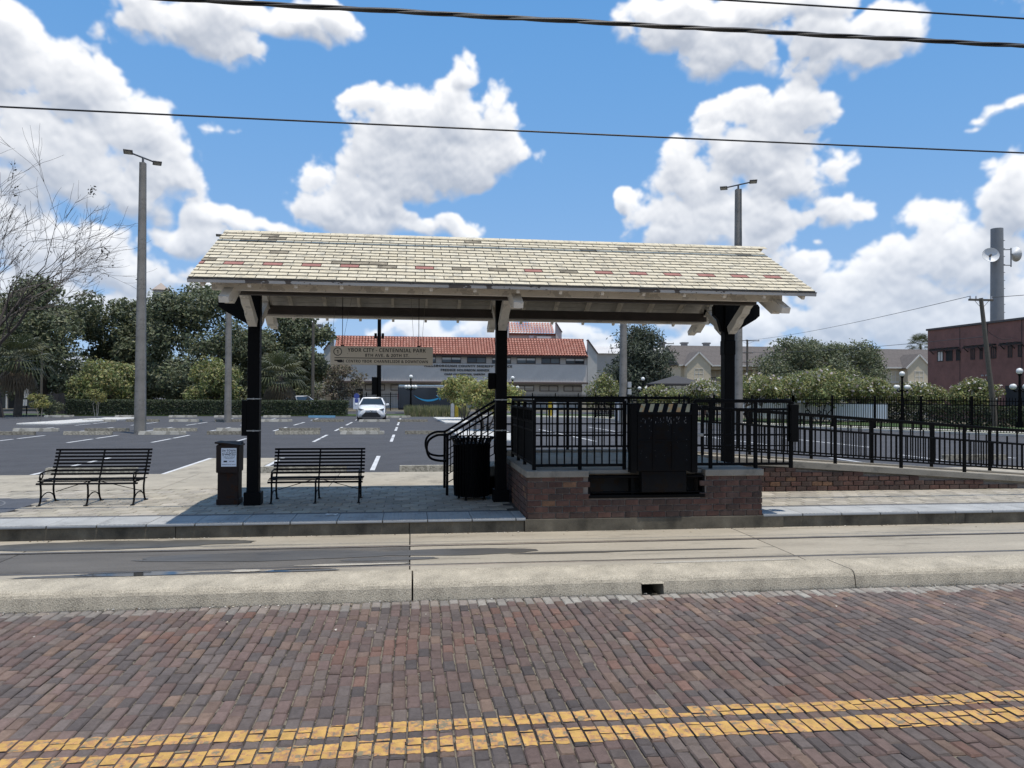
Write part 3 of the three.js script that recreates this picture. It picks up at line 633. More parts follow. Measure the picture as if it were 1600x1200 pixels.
// ---------------------------------------------------------------- the shelter
const GY = 0.358;   // top of the platform paving
const COLS = [-2.40, 1.44, 5.27], CZ = -12.3;
{
  const sh = thing('tram_shelter', 'open tram shelter with cream shingled gable roof on three black posts', 'shelter');
  const r = RNG(41);
  const E0 = V(0, 3.543, -10.18), RG = V(0, 4.535, -12.12), E1 = V(0, 3.50, -14.12), X0 = -2.815, X1 = 5.665;
  const white = mat([0.80, 0.765, 0.70], { map: T.flaked, m: 1.3, rough: 0.85, bump: T.grainBump, bm: 0.5, bs: 0.002 });
  const brown = mat([0.075, 0.062, 0.054], { map: T.wood, m: 1.2, rough: 0.8 });
  const boardM = mat([0.56, 0.525, 0.475], { map: T.wood, m: 0.9, rough: 0.9 });
  const fasciaM = mat([0.60, 0.545, 0.475], { map: tex(512, (u, v) => { const f = fbmD(u, v * 0.6), s = 0.8 + 0.3 * (fbmA(u, v) - 0.5); return f > 0.615 ? [s * 0.25, s * 0.22, s * 0.2] : [s, s, s]; }), m: 2.6, my: 0.9, rough: 0.9 });
  // a frame for each slope: s runs up the slope, n is its upward normal
  const slope = (A, B) => { const d = V().subVectors(B, A), L = d.length(), s = d.clone().divideScalar(L), n = V(0, s.z < 0 ? -s.z : s.z, s.z < 0 ? s.y : -s.y); return { A, s, n, L }; };
  const F = slope(E0, RG), K = slope(E1, RG);
  F.n.set(0, -F.s.z, F.s.y); K.n.set(0, K.s.z, -K.s.y);
  const onto = (g, S, front = true) => { const m = new THREE.Matrix4().makeBasis(V(1, 0, 0), S.n, front ? S.s.clone().negate() : S.s.clone().negate()); if (!front) m.makeBasis(V(-1, 0, 0), S.n, S.s.clone().negate()); return g.applyMatrix4(m.setPosition(S.A)); };
  // in a slope's own frame: x along the ridge, y out of the roof, z down the slope (0 at the eave, -L at the ridge)
  for (const [S, f] of [[F, true], [K, false]]) {
    const a = f ? X0 : -X1, b = f ? X1 : -X0;
    put('underlay', onto(boxUV(box(a, -0.012, -S.L, b, 0.0, 0.0)), S, f), mat([0.07, 0.065, 0.055], { map: T.grain, m: 0.8, rough: 1 }), sh);
    for (let k = 0; k < 16; k++) put('roof_board', onto(boxUV(box(a + 0.01, -0.034, -(k + 1) * S.L / 16 + 0.004, b - 0.01, -0.0125, -k * S.L / 16 - 0.002, 0.002), r(), r()), S, f), boardM, sh);
    const n = 15;
    for (let k = 0; k < n; k++) { const x = mix(X0 + 0.16, X1 - 0.16, k / (n - 1)) * (f ? 1 : -1); put('rafter', onto(boxUV(box(x - 0.022, f ? -0.118 : -0.15, -S.L + 0.02, x + 0.022, -0.035, -0.012, 0.003), r(), r()), S, f), white, sh); }
    for (const x of [a, b]) put('rake_board', onto(boxUV(box(x - 0.014, -0.062, -S.L + 0.06, x + 0.014, -0.0125, 0.004, 0.003)), S, f), fasciaM, sh);
  }
  put('fascia', boxUV(box(X0, 3.486, -10.192, X1, 3.529, -10.166, 0.003)), fasciaM, sh);
  put('fascia', boxUV(box(X0, 3.43, -14.13, X1, 3.49, -14.105, 0.003)), fasciaM, sh);
  put('drip_edge', box(X0 - 0.005, 3.531, -10.2, X1 + 0.005, 3.541, -10.158, 0.002), mat([0.045, 0.042, 0.042], { rough: 0.6 }), sh);
  // shingles, course by course from the eave
  const cm = [0, 1, 2, 3].map((k) => mat([[0.70, 0.615, 0.455], [0.67, 0.59, 0.435], [0.715, 0.635, 0.48], [0.655, 0.57, 0.415]][k], { map: tex(256, (u, v) => { const f = fbmD(u + k * 0.3, v), s = 0.84 + 0.22 * (fbmA(u, v) - 0.5) + 0.3 * (speck2(u, v) - 0.5); return f > 0.66 - 0.02 * k ? [s * 0.72, s * 0.74, s * 0.78] : [s, s, s]; }), m: 0.62, rough: 0.95 }));
  const redM = mat([0.44, 0.20, 0.165], { map: T.grain, m: 0.5, rough: 0.95 }), darkM = mat([0.36, 0.32, 0.255], { map: T.dirty, m: 0.5, rough: 1 });
  const cored = (g, m) => { const c = new Float32Array(108); for (let i = 0; i < 36; i++) { c.set([1, 1, 1], i * 3); } g.setAttribute('color', new THREE.BufferAttribute(c, 3)); return g; };
  for (const m of [...cm, redM, darkM]) { m.vertexColors = true; }
  const whiteTint = (g) => tint(g, [1, 1, 1]);
  const H = F.L / 16, W = 0.255, tabs = [];
  for (let j = 0; j < 16; j++) {
    const ph = -2.50 + (j - 4) * W * 0.5;
    for (let i = -8; i < 40; i++) {
      let a = ph + i * W, b = a + W; if (b < X0 + 0.02 || a > X1 - 0.02) continue;
      a = Math.max(a, X0 - 0.004) + 0.0055; b = Math.min(b, X1 + 0.004) - 0.0055; if (b - a < 0.03) continue;
      let m = cm[Math.floor(r() * 4)]; const xm = (a + b) / 2;
      if (j === 4 && (((i % 2) + 2) % 2) === 0) m = [6, 7].includes(i / 2) || i === 18 ? darkM : redM;
      const dk = [[5, -2.75], [5, -0.97], [5, -0.72], [5, -0.46], [8, -1.98], [4, -0.33], [12, -2.45]];
      if (dk.some(([q, x]) => q === j && Math.abs(x - xm) < 0.128)) m = darkM;
      if (j > 11 && r() < 0.02) m = darkM;
      const z1 = -j * H - 0.0035 + (r() - 0.5) * 0.004, z0 = z1 - H + 0.016;
      const g = new THREE.BoxGeometry(b - a, 0.009, z1 - z0); g.rotateX(-0.07 + (r() - 0.5) * 0.015); g.translate(xm, 0.0105, (z0 + z1) / 2);
      tabs.push({ g: cored(onto(boxUV(g, r(), r()), F), m), m, j, d: Math.hypot(xm - 1.2, j * 0.35) });
    }
  }
  tabs.sort((p, q) => p.j - q.j);
  tabs.forEach((t, i) => { if (i < 300 || t.m === redM || t.m === darkM) put('shingle', t.g, t.m, sh); });
  cm.forEach((m) => { const g = tabs.filter((t, i) => i >= 300 && t.m === m).map((t) => t.g); if (g.length) stuff(put('upper_shingles', merge(g), m, sh)); });
  { const g = []; for (let j = 0; j < 15; j++) for (let i = 0; i < 34; i++) { const a = -X1 + i * W + (j & 1) * 0.1; if (a + W > -X0) continue; g.push(onto(new THREE.BoxGeometry(W - 0.008, 0.006, 0.145).rotateX(-0.05).translate(a + W / 2, 0.0095, -j * K.L / 15 - 0.075), K, false)); } stuff(put('rear_shingles', whiteTint(boxUV(merge(g))), cm[0], sh)); }
  for (let x = X0; x < X1 - 0.05; x += 0.262) put('ridge_cap', whiteTint(boxUV(merge([bar(V(x + 0.13, RG.y + 0.020, RG.z + 0.004), V(x + 0.13, RG.y - 0.032, RG.z + 0.105), 0.255, 0.006), bar(V(x + 0.13, RG.y + 0.020, RG.z - 0.004), V(x + 0.13, RG.y - 0.032, RG.z - 0.105), 0.255, 0.006)]), r(), r())), cm[Math.floor(r() * 3)], sh);
  // beams along the length
  put('white_beam', boxUV(box(X0 + 0.19, 3.447, -10.64, X1 - 0.3, 3.60, -10.58, 0.004)), white, sh);
  put('brown_beam', boxUV(box(X0 + 0.25, 3.475, -11.35, X1 - 0.4, 3.80, -11.2, 0.006)), brown, sh);
  put('brown_beam', boxUV(box(X0 + 0.25, 3.40, -13.36, X1 - 0.4, 3.545, -13.22, 0.006)), brown, sh);
  put('white_beam', boxUV(box(X0 + 0.2, 3.37, -13.56, X1 - 0.3, 3.425, -13.37, 0.004)), white, sh);
  put('purlin', boxUV(box(X0 + 0.25, 3.84, -12.92, X1 - 0.4, 3.90, -12.86, 0.004)), white, sh);
  put('ridge_beam', boxUV(box(X0 + 0.1, 4.1, -12.17, X1 - 0.1, 4.30, -12.07, 0.004)), brown, sh);
  // posts, sloping arms with scrolled ends, knee braces, steel haunches
  const arm = (x, S, f) => { // profile in the slope frame (z down the slope), thickness along x
    const L = S.L, out = [[-0.02, -0.235], [L - 0.08, -0.235], [L - 0.08, -0.40], [0.27, -0.435], [0.21, -0.39], [0.25, -0.36], [0.12, -0.34], [-0.02, -0.315]];
    const g = prism(out.map(([a, b]) => [a, b]), 0.12, 0.004);  // X = up the slope from the eave, Y = out of the roof
    g.rotateY(Math.PI / 2);   // X -> -Z, Z -> X
    return onto(boxUV(g.translate((f ? x : -x) - 0.06, 0, 0), r()), S, f);
  };
  const brace = (x, ya, za, yb, zb) => {
    const d = Math.hypot(yb - ya, zb - za), out = [[0, -0.07], [d * 0.32, -0.075], [d * 0.4, -0.045], [d * 0.62, -0.07], [d * 0.7, -0.04], [d, -0.06], [d, 0.06], [0, 0.06]];
    const g = prism(out, 0.12, 0.004).translate(0, 0, -0.06);
    const dir = V(0, yb - ya, zb - za).normalize(), up = V(0, dir.z, -dir.y); if (up.y < 0) up.negate();
    return boxUV(g.applyMatrix4(new THREE.Matrix4().makeBasis(dir, up, V().crossVectors(dir, up)).setPosition(x, ya, za)), r());
  };
  COLS.forEach((x, k) => {
    const c = put('post', boxUV(box(x - 0.09, GY, CZ - 0.09, x + 0.09, 4.2, CZ + 0.09, 0.012)), M.black, sh);
    put('base_collar', boxUV(box(x - 0.125, GY, CZ - 0.125, x + 0.125, GY + 0.2, CZ + 0.125, 0.01)), M.black, c);
    if (k < 2) for (const y of [1.99, 1.5]) put('strap', merge([box(x - 0.094, y - 0.008, CZ - 0.094, x + 0.094, y + 0.008, CZ + 0.094), cbox(x + 0.01, y, CZ + 0.1, 0.03, 0.026, 0.02, 0.004)]), mat([0.35, 0.35, 0.34], { rough: 0.4, metal: 0.7 }), c);
    else put('coupling', box(x - 0.1, 2.75, CZ - 0.1, x + 0.1, 3.0, CZ + 0.1, 0.02), M.black, c);
    put('sloping_arm', arm(x, F, true), white, sh); put('sloping_arm', arm(x, K, false), white, sh);
    for (const s of [0]) { put('knee_brace', brace(x + s, 3.16, CZ + 0.14, 3.62, -11.34), white, sh); put('knee_brace', brace(x + s, 3.16, CZ - 0.14, 3.58, -13.2), white, sh); }
    const side = k === 0 ? [-1] : k === 2 ? [1, -1] : [];
    for (const s of side) { const w = s > 0 ? 0.5 : k === 0 ? 0.5 : 0.22, o = [[0.05, 3.6], [w, 3.6], [w + 0.03, 3.56], [w + 0.03, 3.42], [w - 0.04, 3.36], [0.12, 3.16], [0.05, 3.12]].map(([a, y]) => [x + s * a, y]); put('steel_haunch', prism(s > 0 ? o : o.reverse(), 0.1, 0.01).translate(0, 0, CZ - 0.05), M.black, sh); }
  });
  put('wall_box', boxUV(box(-2.575, 1.42, CZ - 0.11, -2.492, 1.97, CZ + 0.07, 0.008)), M.black, sh);
  put('wall_box', boxUV(box(1.235, 2.16, CZ - 0.08, 1.348, 2.42, CZ + 0.06, 0.008)), M.blackmatt, sh);
  // hanging sign
  const c = document.createElement('canvas'); c.width = 1640; c.height = 300; const q = c.getContext('2d');
  q.fillStyle = '#c2b8a5'; q.fillRect(0, 0, 1640, 300);
  { const rr = RNG(8); for (let i = 0; i < 2600; i++) { q.fillStyle = rr() < 0.5 ? 'rgba(90,80,70,0.06)' : 'rgba(255,250,240,0.06)'; q.fillRect(rr() * 1640, rr() * 300, 3 + rr() * 26, 1 + rr() * 3); } }
  q.fillStyle = '#1d1a18'; q.strokeStyle = '#1d1a18'; q.textBaseline = 'middle'; q.textAlign = 'center';
  q.lineWidth = 13; q.beginPath(); q.arc(112, 86, 62, 0, 7); q.stroke(); q.font = 'bold 88px sans-serif'; q.fillText('1', 112, 89);
  const line = (s, x, y, px, w) => { q.font = 'bold ' + px + 'px sans-serif'; const k = w / q.measureText(s).width; q.save(); q.translate(x, y); q.scale(k, 1); q.fillText(s, 0, 0); q.restore(); };
  line('YBOR CITY - CENTENNIAL PARK', 900, 55, 88, 1260); line('8TH AVE. & 20TH ST.', 905, 143, 70, 720);
  q.fillRect(62, 183, 1480, 13); line('CENTRO YBOR  CHANNELSIDE & DOWNTOWN', 905, 243, 66, 1330);
  { // pointing hand
    q.beginPath(); q.moveTo(58, 222); q.lineTo(140, 220); q.quadraticCurveTo(160, 214, 190, 222); q.lineTo(196, 264); q.lineTo(150, 268); q.lineTo(112, 262); q.lineTo(104, 244); q.lineTo(60, 238); q.fill(); q.fillRect(200, 218, 12, 50);
  }
  for (const [x, y] of [[270, 118], [1390, 120]]) { q.beginPath(); q.arc(x, y, 5, 0, 7); q.fill(); }
  const st = new THREE.CanvasTexture(c); st.colorSpace = THREE.SRGBColorSpace;
  const sg = thing('hanging_sign', 'grey hanging station sign on two rods below the shelter roof', 'sign', [-0.455, 2.53, CZ]);
  put('sign_board', boxUV(box(-0.80, 0, -0.016, 0.80, 0.29, 0.016, 0.004)), mat([0.58, 0.53, 0.46], { rough: 0.7 }), sg);
  const face = new THREE.PlaneGeometry(1.588, 0.282).translate(0, 0.145, 0.0185); const fm = new THREE.MeshStandardMaterial({ map: st, roughness: 0.65 }); put('sign_face', face, fm, sg);
  for (const x of [-0.615, 0.575]) { put('rod', rod(V(x, 0.288, 0), V(x, 1.85, 0), 0.0055, 0.0055, 6), M.black, sg); put('bracket', merge([cbox(x, 0.3, 0, 0.05, 0.02, 0.05, 0.004)]), M.black, sg); }
  for (const [x, x2] of [[-0.78, -0.78], [-0.62, -0.5], [0.5, 0.44], [0.62, 0.7]]) put('guy_wire', rod(V(x, 0.29, -0.02), V(x2, 1.3, -0.7), 0.0022, 0.0022, 4), M.steel, sg);
}

// ---------------------------------------------------------------- benches
{
  const b = thing('park_bench', 'black slatted iron bench in the sun, left of the information box', 'bench', [-4.87, GY, -12.5], 0, 'black slatted benches');
  const seat = [[0.06, 0.33], [0.0, 0.362], [-0.09, 0.374], [-0.18, 0.372], [-0.27, 0.368], [-0.36, 0.37]], back = []; for (let i = 0; i < 8; i++) { const t = i / 7; back.push([mix(-0.43, -0.60, t) - 0.02 * Math.sin(t * 3.1), mix(0.43, 0.80, t)]); }
  const slatG = (z, y, tiltv) => boxUV(box(-0.73, -0.0075, -0.016, 0.73, 0.0075, 0.016, 0.004).rotateX(tiltv).translate(0, y, z));
  seat.forEach(([z, y], i) => put('seat_slat', slatG(z, y, i ? 0.04 : 0.75), M.black, b)); back.forEach(([z, y]) => put('back_slat', slatG(z, y, 1.2), M.black, b));
  for (const x of [-0.67, 0.0, 0.67]) {
    const t = (pts, w = 0.012, rs = 5) => tube(pts.map(([z, y]) => V(0, y, z)), w, 18, rs);
    const list = [t([[0.10, 0.0], [0.055, 0.05], [0.03, 0.16], [0.035, 0.27], [0.05, 0.325]], 0.015), t([[0.05, 0.32], [-0.02, 0.352], [-0.2, 0.357], [-0.38, 0.357], [-0.44, 0.42], [-0.52, 0.6], [-0.62, 0.81]], 0.0135), t([[-0.42, 0.36], [-0.385, 0.24], [-0.40, 0.12], [-0.45, 0.03], [-0.5, 0.0]], 0.015), t([[0.03, 0.1], [-0.05, 0.15], [-0.18, 0.175], [-0.31, 0.15], [-0.4, 0.1]], 0.009), cbox(0, 0.006, 0.105, 0.05, 0.012, 0.07, 0.003), cbox(0, 0.006, -0.505, 0.05, 0.012, 0.07, 0.003)];
    const fr = put('side_frame', merge(list).translate(x, 0, 0), M.black, b);
    if (x) put('arm_rest', merge([t([[0.05, 0.34], [0.075, 0.43], [0.03, 0.49], [-0.03, 0.455], [0.0, 0.41], [0.035, 0.40], [0.06, 0.43]], 0.011), t([[0.03, 0.49], [-0.15, 0.505], [-0.35, 0.5], [-0.47, 0.505]], 0.0115)]).translate(x, 0, 0), M.black, fr);
  }
  for (const s of [-1, 1]) put('cross_brace', rod(V(s * 0.06, 0.345, -0.2), V(s * 0.64, 0.16, -0.39), 0.0055, 0.0055, 6), M.black, b);
  copyOf(b, [-1.475, GY, -12.42], 0.0, 'black slatted iron bench in the shade between two shelter posts');
}

// ---------------------------------------------------------------- information box with a notice
{
  const t = thing('information_box', 'brown metal information box with a white notice beside the left shelter post', 'leaflet box', [-2.78, GY, -12.42]);
  const bm = mat([0.034, 0.023, 0.02], { map: T.rust, m: 1.1, rough: 0.6, physical: true, spec: 0.25 });
  put('lower_body', boxUV(box(-0.155, 0.0, -0.14, 0.155, 0.545, 0.13, 0.012)), bm, t);
  put('plinth', boxUV(box(-0.17, 0.0, -0.155, 0.17, 0.09, 0.145, 0.012)), bm, t);
  put('upper_body', boxUV(prism([[-0.16, 0.51], [0.17, 0.51], [0.17, 0.91], [-0.17, 0.95]], 0.31, 0.012).rotateY(-Math.PI / 2).translate(0.155, 0, 0)), bm, t);
  put('lid', boxUV(bar(V(-0.19, 0.958, 0), V(0.19, 0.912, 0), 0.36, 0.028, 0.008)), bm, t);
  const c = document.createElement('canvas'); c.width = 256; c.height = 320; const q = c.getContext('2d'), rr = RNG(3);
  q.fillStyle = '#dfe3ea'; q.fillRect(0, 0, 256, 320); q.fillStyle = '#15171d'; q.textAlign = 'center'; q.textBaseline = 'middle'; q.font = 'bold 52px sans-serif'; q.fillText('IN-TOWN', 128, 44, 230);
  const marks = (y, h, x0, x1) => { let x = x0; while (x < x1) { const w = 4 + rr() * 9; q.fillRect(x, y + (rr() < 0.3 ? h * 0.3 : 0), w, h * (rr() < 0.5 ? 1 : 0.7)); x += w + 3 + (rr() < 0.2 ? 8 : 0); } };
  marks(76, 20, 18, 238); marks(104, 24, 18, 130); q.font = 'bold 36px sans-serif'; q.fillText('& MAP', 188, 118, 108);
  marks(146, 8, 30, 226); marks(164, 8, 44, 212); marks(180, 6, 70, 190);
  q.fillRect(40, 218, 58, 26); marks(222, 14, 134, 212); marks(280, 8, 14, 242);
  const nt = new THREE.CanvasTexture(c); nt.colorSpace = THREE.SRGBColorSpace;
  put('notice', new THREE.PlaneGeometry(0.225, 0.282).translate(0.025, 0.735, 0.189), new THREE.MeshStandardMaterial({ map: nt, roughness: 0.5 }), t);
}

// ---------------------------------------------------------------- litter bin
{
  const t = thing('litter_bin', 'black slatted steel litter bin with flared rim by the middle post', 'litter bin', [1.0, GY, -12.62]);
  put('liner', boxUV(new THREE.CylinderGeometry(0.255, 0.25, 0.86, 28).translate(0, 0.49, 0)), M.blackmatt, t);
  for (let i = 0; i < 30; i++) {
    const a = (i / 30) * Math.PI * 2, P = [[0.27, 0.06], [0.285, 0.3], [0.285, 0.8], [0.295, 0.9], [0.325, 0.97], [0.362, 1.01]];
    const list = []; for (let k = 0; k < P.length - 1; k++) list.push(bar(V(P[k][0], P[k][1], 0), V(P[k + 1][0], P[k + 1][1] + 0.002, 0), 0.034, 0.007));
    put('slat', boxUV(merge(list).rotateY(a)), M.black, t);
  }
  for (const [R, y, w] of [[0.362, 1.015, 0.011], [0.298, 0.9, 0.008], [0.279, 0.46, 0.01], [0.268, 0.07, 0.011]]) put('ring', new THREE.TorusGeometry(R, w, 6, 40).rotateX(Math.PI / 2).translate(0, y, 0), M.black, t);
  for (let i = 0; i < 4; i++) { const a = i * Math.PI / 2 + 0.5; put('foot', new THREE.CylinderGeometry(0.014, 0.02, 0.07, 8).translate(Math.cos(a) * 0.23, 0.034, Math.sin(a) * 0.23), M.black, t); }
}

// ---------------------------------------------------------------- raised boarding platform with ramp, of brick
const DECK = 1.0;
{
  const t = thing('boarding_platform', 'raised brick boarding platform with concrete cap, steps and ramp', 'platform'), r = RNG(61);
  const mortar = mat([0.235, 0.20, 0.175], { map: T.grain, m: 0.5, rough: 1 });
  const bms = [[0.155, 0.08, 0.066], [0.125, 0.066, 0.056], [0.17, 0.092, 0.075], [0.115, 0.076, 0.066], [0.145, 0.092, 0.08], [0.26, 0.145, 0.09]].map((c) => mat(c, { map: T.dirty, m: 0.7, bump: T.grainBump, bm: 0.2, bs: 0.003, rough: 0.95 }));
  const cap = mat([0.30, 0.278, 0.24], { map: T.concrete, m: 1.6, rough: 0.9, bump: T.grainBump, bm: 0.4, bs: 0.002 });
  const CH = 0.0865, BL = 0.2;
  const variants = []; for (let k = 0; k < 10; k++) { const g = clean(new RoundedBoxGeometry(BL - 0.014, CH - 0.013, 0.05, 1, 0.006)), p = g.attributes.position; for (let i = 0; i < p.count; i++) p.setXYZ(i, p.getX(i) + 0.003 * n3(p.getX(i) * 30 + k * 9, p.getY(i) * 40, k), p.getY(i) + 0.003 * n3(p.getX(i) * 40, p.getY(i) * 30 + k * 5, 7), p.getZ(i) + 0.0022 * n3(p.getX(i) * 25, p.getY(i) * 30, k * 3.3)); g.computeVertexNormals(); variants.push(boxUV(g, r() * 2, r() * 2)); }
  const pick = () => { const q = r(); return bms[q < 0.03 ? 5 : Math.floor(r() * 5)]; };
  const rest = [];
  let count = 0;
  // a wall of bricks in the plane through `o`, running along `dir`, keep(x, y) says where there is wall
  function wall(o, dir, length, rows, y0, keep) {
    const ang = Math.atan2(-dir.z, dir.x);
    for (let j = 0; j < rows; j++) for (let i = -1; i < length / BL + 1; i++) {
      let a = i * BL + (j & 1 ? BL / 2 : 0) , b = a + BL; const y = y0 + (j + 0.5) * CH; a = Math.max(a, 0.0); b = Math.min(b, length); if (b - a < 0.04) continue;
      const m = (a + b) / 2; if (!keep(m, y)) continue;
      const k = (b - a) / BL, mm = pick();
      const o2 = put('brick', variants[Math.floor(r() * 10)], mm, t); o2.position.set(o.x + dir.x * m, y, o.z + dir.z * m); o2.rotation.y = ang; o2.rotation.z = (r() - 0.5) * 0.012; o2.scale.set(k, 1, 1); o2.translateZ((r() - 0.5) * 0.006); count++;
    }
  }
  const X0 = 1.62, X1 = 5.07, Z0 = -10.6, ZB = -14.25;
  // footing below the bricks
  put('footing', boxUV(box(1.585, 0.0, -10.98, 5.395, 0.34, -10.59, 0.008)), M.kerbface, t);
  put('core', boxUV(merge([box(X0 + 0.012, 0.3, -13.1, 2.485, 0.93, Z0 - 0.012), box(4.205, 0.3, -13.1, X1 - 0.012, 0.93, Z0 - 0.012), box(2.485, 0.3, -13.1, 4.205, 0.64, Z0 - 0.012), box(2.485, 0.64, -13.1, 4.205, 0.93, -11.1)])), mortar, t);
  const y0 = 0.342;
  wall(V(X0, 0, Z0 - 0.02), V(1, 0, 0), X1 - X0, 7, y0, (m, y) => y < 0.93 && !(X0 + m > 2.47 && X0 + m < 4.22 && y > 0.6));
  wall(V(X0 + 0.02, 0, Z0 - 0.03), V(0, 0, -1), 2.35, 7, y0, (m, y) => y < 0.93);
  wall(V(X1 - 0.02, 0, Z0 - 2.4), V(0, 0, 1), 2.35, 7, y0, (m, y) => y < 0.93);
  // caps: two end blocks, the deck, side kerbs
  put('cap_stone', boxUV(box(X0 - 0.02, 0.92, -10.95, 2.49, 1.012, Z0 + 0.02, 0.008)), cap, t);
  put('cap_stone', boxUV(box(4.2, 0.92, -10.95, X1 + 0.015, 1.014, Z0 + 0.02, 0.008)), cap, t);
  put('cap_stone', boxUV(box(X0 - 0.02, 0.92, -13.1, X0 + 0.27, 1.01, -10.955, 0.008)), cap, t);
  put('cap_stone', boxUV(box(2.5, 0.955, -11.0, 4.19, 1.006, Z0 - 0.1, 0.006)), cap, t);
  put('deck', boxUV(box(X0 + 0.28, 0.9, ZB + 0.16, X1 + 0.01, 0.995, -11.0, 0.006)), M.concrete, t);
  put('rear_kerb', boxUV(box(X0, 0.3, ZB - 0.05, 5.4, 1.04, ZB + 0.155, 0.01)), cap, t);
  // steel-lined recess under the lift gate
  put('recess_back', boxUV(box(2.49, 0.64, -11.06, 4.2, 0.955, -11.02)), mat([0.05, 0.048, 0.046], { map: T.rust, m: 0.8, rough: 0.8 }), t);
  put('recess_frame', merge([box(2.49, 0.62, -10.78, 4.2, 0.665, -10.585, 0.005), box(2.49, 0.90, -10.78, 4.2, 0.93, -10.62, 0.005), box(2.49, 0.66, -10.78, 2.52, 0.9, -10.62), box(4.17, 0.66, -10.78, 4.2, 0.9, -10.62), box(3.12, 0.66, -10.78, 3.16, 0.9, -10.64)]), M.black, t);
  put('recess_rail', box(2.5, 0.685, -10.68, 4.19, 0.705, -10.63, 0.004), M.black, t);
  // ramp falling to the right, brick below a sloping concrete kerb
  const ry = (x) => Math.max(0.36, DECK + 0.02 - 0.0686 * (x - 4.95)), RX = 14.3;
  const rampPts = [[5.075, 0.3], [RX, 0.3], [RX, ry(RX)], [5.075, ry(5.075)]];
  put('ramp_core', boxUV(prism(rampPts.map(([x, y]) => [x, y - 0.03]), 1.02).translate(0, 0, -14.15)), M.concrete, t);
  const kerbRun = (z0, z1) => boxUV(prism([[5.075, ry(5.075) - 0.11], [RX, Math.max(0.3, ry(RX) - 0.11)], [RX, ry(RX) + 0.004], [5.075, ry(5.075) + 0.004]], z1 - z0, 0.004).translate(0, 0, z0));
  put('ramp_kerb', kerbRun(-13.21, -13.03), cap, t); put('ramp_kerb', kerbRun(-14.33, -14.16), cap, t);
  put('ramp_wall', boxUV(prism([[5.09, 0.3], [11.6, 0.3], [11.6, 0.42], [5.09, 0.88]], 0.05).translate(0, 0, -13.125)), mortar, t);
  wall(V(5.08, 0, -13.062), V(1, 0, 0), 6.2, 6, 0.36, (m, y) => y + 0.035 < ry(5.08 + m) - 0.105);
  // steps on the left
  for (let i = 0; i < 3; i++) put('step', boxUV(box(0.80 + i * 0.27, 0.3, -14.1, X0 - 0.02, 0.36 + (i + 1) * 0.16, -13.12, 0.008)), M.concrete, t);
  console.log('platform bricks', count);
}

